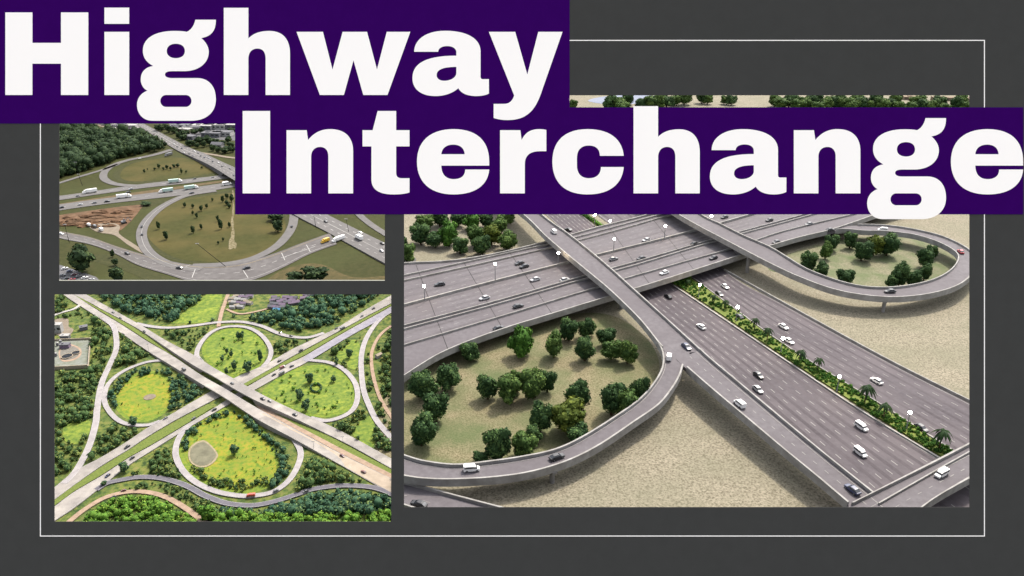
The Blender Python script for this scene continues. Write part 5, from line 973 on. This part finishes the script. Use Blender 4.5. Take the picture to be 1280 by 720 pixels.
for x, y in [(95, 70), (110, 92), (130, 75), (150, 60), (170, 78), (182, 62), (125, 112), (148, 118), (100, 120), (200, 95), (90, 90), (115, 68), (140, 95), (165, 100), (185, 88), (120, 55), (160, 48), (205, 55)]:
    building(*zp('E', x, y), random.uniform(2, 3), 1.7, .9, random.uniform(-.5, .5), 'white', random.choice(['white', 'cream', 'lilac']), lb, 'village houses along the dirt road', True, cat='house', name='house')
building(*zp('E', 372, 136), 4.0, 1.8, .8, -.1, 'blue', 'blue', 'long bright blue shed at the near edge of the village', 'village houses beyond the wood', True, cat='shed', name='shed')
building(*zp('E', 976, 412), 2.6, 1.6, 1.0, .9, 'white', 'cream', 'small pale house between trees beside the side dirt track', None, True, cat='house', name='house')
building(*zp('D', 62, 262), 3.6, 2.6, 3.4, .1, 'white', 'white', 'white block building behind the walled works', 'buildings of the walled works')
building(*zp('D', 105, 300), 3.4, 2.0, 1.2, .05, 'grey', 'white', 'low grey building just behind the works wall', 'buildings of the walled works')
building(*zp('D', 215, 245), 3.0, 2.4, 1.0, .5, 'grey', 'grey', 'small grey building by the sandy yard and slip road', 'buildings of the walled works')
building(*zp('D', 105, 356), 3.6, 2.2, 1.4, .1, 'lilac', 'grey', 'dark plant house inside the works wall beside the tanks', 'buildings of the walled works')
sheet('works_yard', [(60, 427), (113, 425), (110.5, 458), (60, 461)], mat('yard_concrete', [(.10, .11, .095), (.16, .165, .15)], .8, scale2=.3, amt2=.6, dark2=(.09, .10, .06)), -.1, False)
sheet('yard_path', [(82, 430), (92, 431), (101, 436), (101, 444), (93, 450), (80, 452), (74, 447), (74, 437)], M['dirt'], -.05)
sheet('yard_plate', [(83, 432), (92, 433), (98.5, 437), (98.5, 443.5), (92, 448), (81, 450), (76, 446), (76, 437.5)], mat('yard_inner', [(.09, .085, .075), (.14, .13, .115)], 1.0), -.03)
sheet('sandy_yard', [(66, 401), (84, 398), (86, 408), (92, 412), (84, 420), (66, 416)], M['pale_dirt'], -.14)
def wall(pts, h, label):
    C = np.array([P(x, y, 0) for x, y in pts]); base = C[0].copy(); T = np.gradient(C, axis=0); T /= np.linalg.norm(T, axis=1)[:, None]; Nn = np.stack([-T[:, 1], T[:, 0], 0 * T[:, 0]], 1) * .15
    mb = MB(); prism(mb, C - Nn - base, C + Nn - base, h, .2); o = link('boundary_wall', mb.mesh('boundary_wall', WALLM['cream']), None, tuple(base), label, 'wall', 'walls of the works yard')
wall([(113.5, 424), (112, 440), (110.5, 460)], .9, 'cream wall on the road side of the works yard'); wall([(60, 462), (85, 461), (110, 459.5)], 1.3, 'cream wall along the near side of the works yard'); wall([(60, 426), (90, 425), (112.5, 424)], .7, 'cream wall along the far side of the works yard')
for x, y, r, lb in [(115, 412, 2.15, 'larger round dark tank in the works yard'), (168, 391, 1.6, 'smaller round dark tank in the works yard')]:
    p = P(*zp('D', x, y), 0); t = empty('water_tank', p, lb, 'tank', 'tanks of the works yard')
    mb = MB(); n = 28
    for i in range(n):
        a0, a1 = 2 * math.pi * i / n, 2 * math.pi * (i + 1) / n; q = [(r * k * math.cos(a_), r * k * math.sin(a_), z) for a_ in (a0, a1) for k, z in ((.88, .4), (1, .4), (1, -.1), (.88, 0.2))]
        mb.add(q, [(0, 1, 5, 4), (1, 2, 6, 5), (0, 4, 7, 3)])
    link('rim', mb.mesh('rim', WALLM['cream']), t)
    mb = MB(); mb.cyl((0, 0, .15), (0, 0, .3), r * .9, r * .9, 28); link('water', mb.mesh('water', M['tank']), t)
    mb = MB(); mb.box(-r * .9, 0, -.05, .05, .42, .46); link('walkway', mb.mesh('walkway', WALLM['grey']), t)
for x, y, lb in [(72, 432, 'grey steel silo beside the works yard path, far corner'), (76, 429, 'grey steel silo next to the corner one in the works yard'), (70, 445, 'grey steel silo at the opening edge in the works yard')]:
    p = P(x, y, 0); t = empty('silo', p, lb, 'silo', 'silos of the works yard'); mb = MB(); mb.cyl((0, 0, 0), (0, 0, 1.3), .5, .5, 14); link('drum', mb.mesh('drum', WALLM['grey']), t); mb = MB(); mb.cyl((0, 0, 1.3), (0, 0, 1.65), .52, .1, 14); link('lid', mb.mesh('lid', WALLM['white']), t)
for x, y, w_, d_, h in [(1142, 124, 22, 8, 2.6), (1180, 125, 24, 8, 2.8), (1218, 126, 20, 8, 2.6)]:
    building(x, y, w_, d_, h, -.1, 'tan', 'tan', 'tan building behind the far tree row above the Interchange banner', 'tan buildings behind the far tree row')
# surface details of the upper opening: excavator on the gravel
p = P(155, 279, 0); t = empty('excavator', p, 'dark excavator standing at the corner of the red earth', 'excavator', None, .8); t.scale = (.8,) * 3
mb = MB(); mb.box(-1.9, 1.9, -1.3, -.7, 0, .8, 0, .25); mb.box(-1.9, 1.9, .7, 1.3, 0, .8, 0, .25); link('track', mb.mesh('track', M['tyre']), t)
mb = MB(); mb.box(-1.8, 1.2, -1.2, 1.2, .85, 1.9, 0, .1, .1); mb.box(-.1, 1.3, .1, 1.1, 1.9, 3.0, 0, .2, .05); link('body', mb.mesh('body', CP['grey'], bevel=.05), t)
mb = MB(); mb.cyl((1.0, -.3, 1.6), (3.2, -.3, 3.6), .28, .22, 8); mb.cyl((3.2, -.3, 3.6), (4.6, -.3, 1.8), .2, .16, 8); mb.box(4.1, 5.0, -.8, .2, 1.0, 1.8, 0, .15); link('arm', mb.mesh('arm', CP['grey']), t)
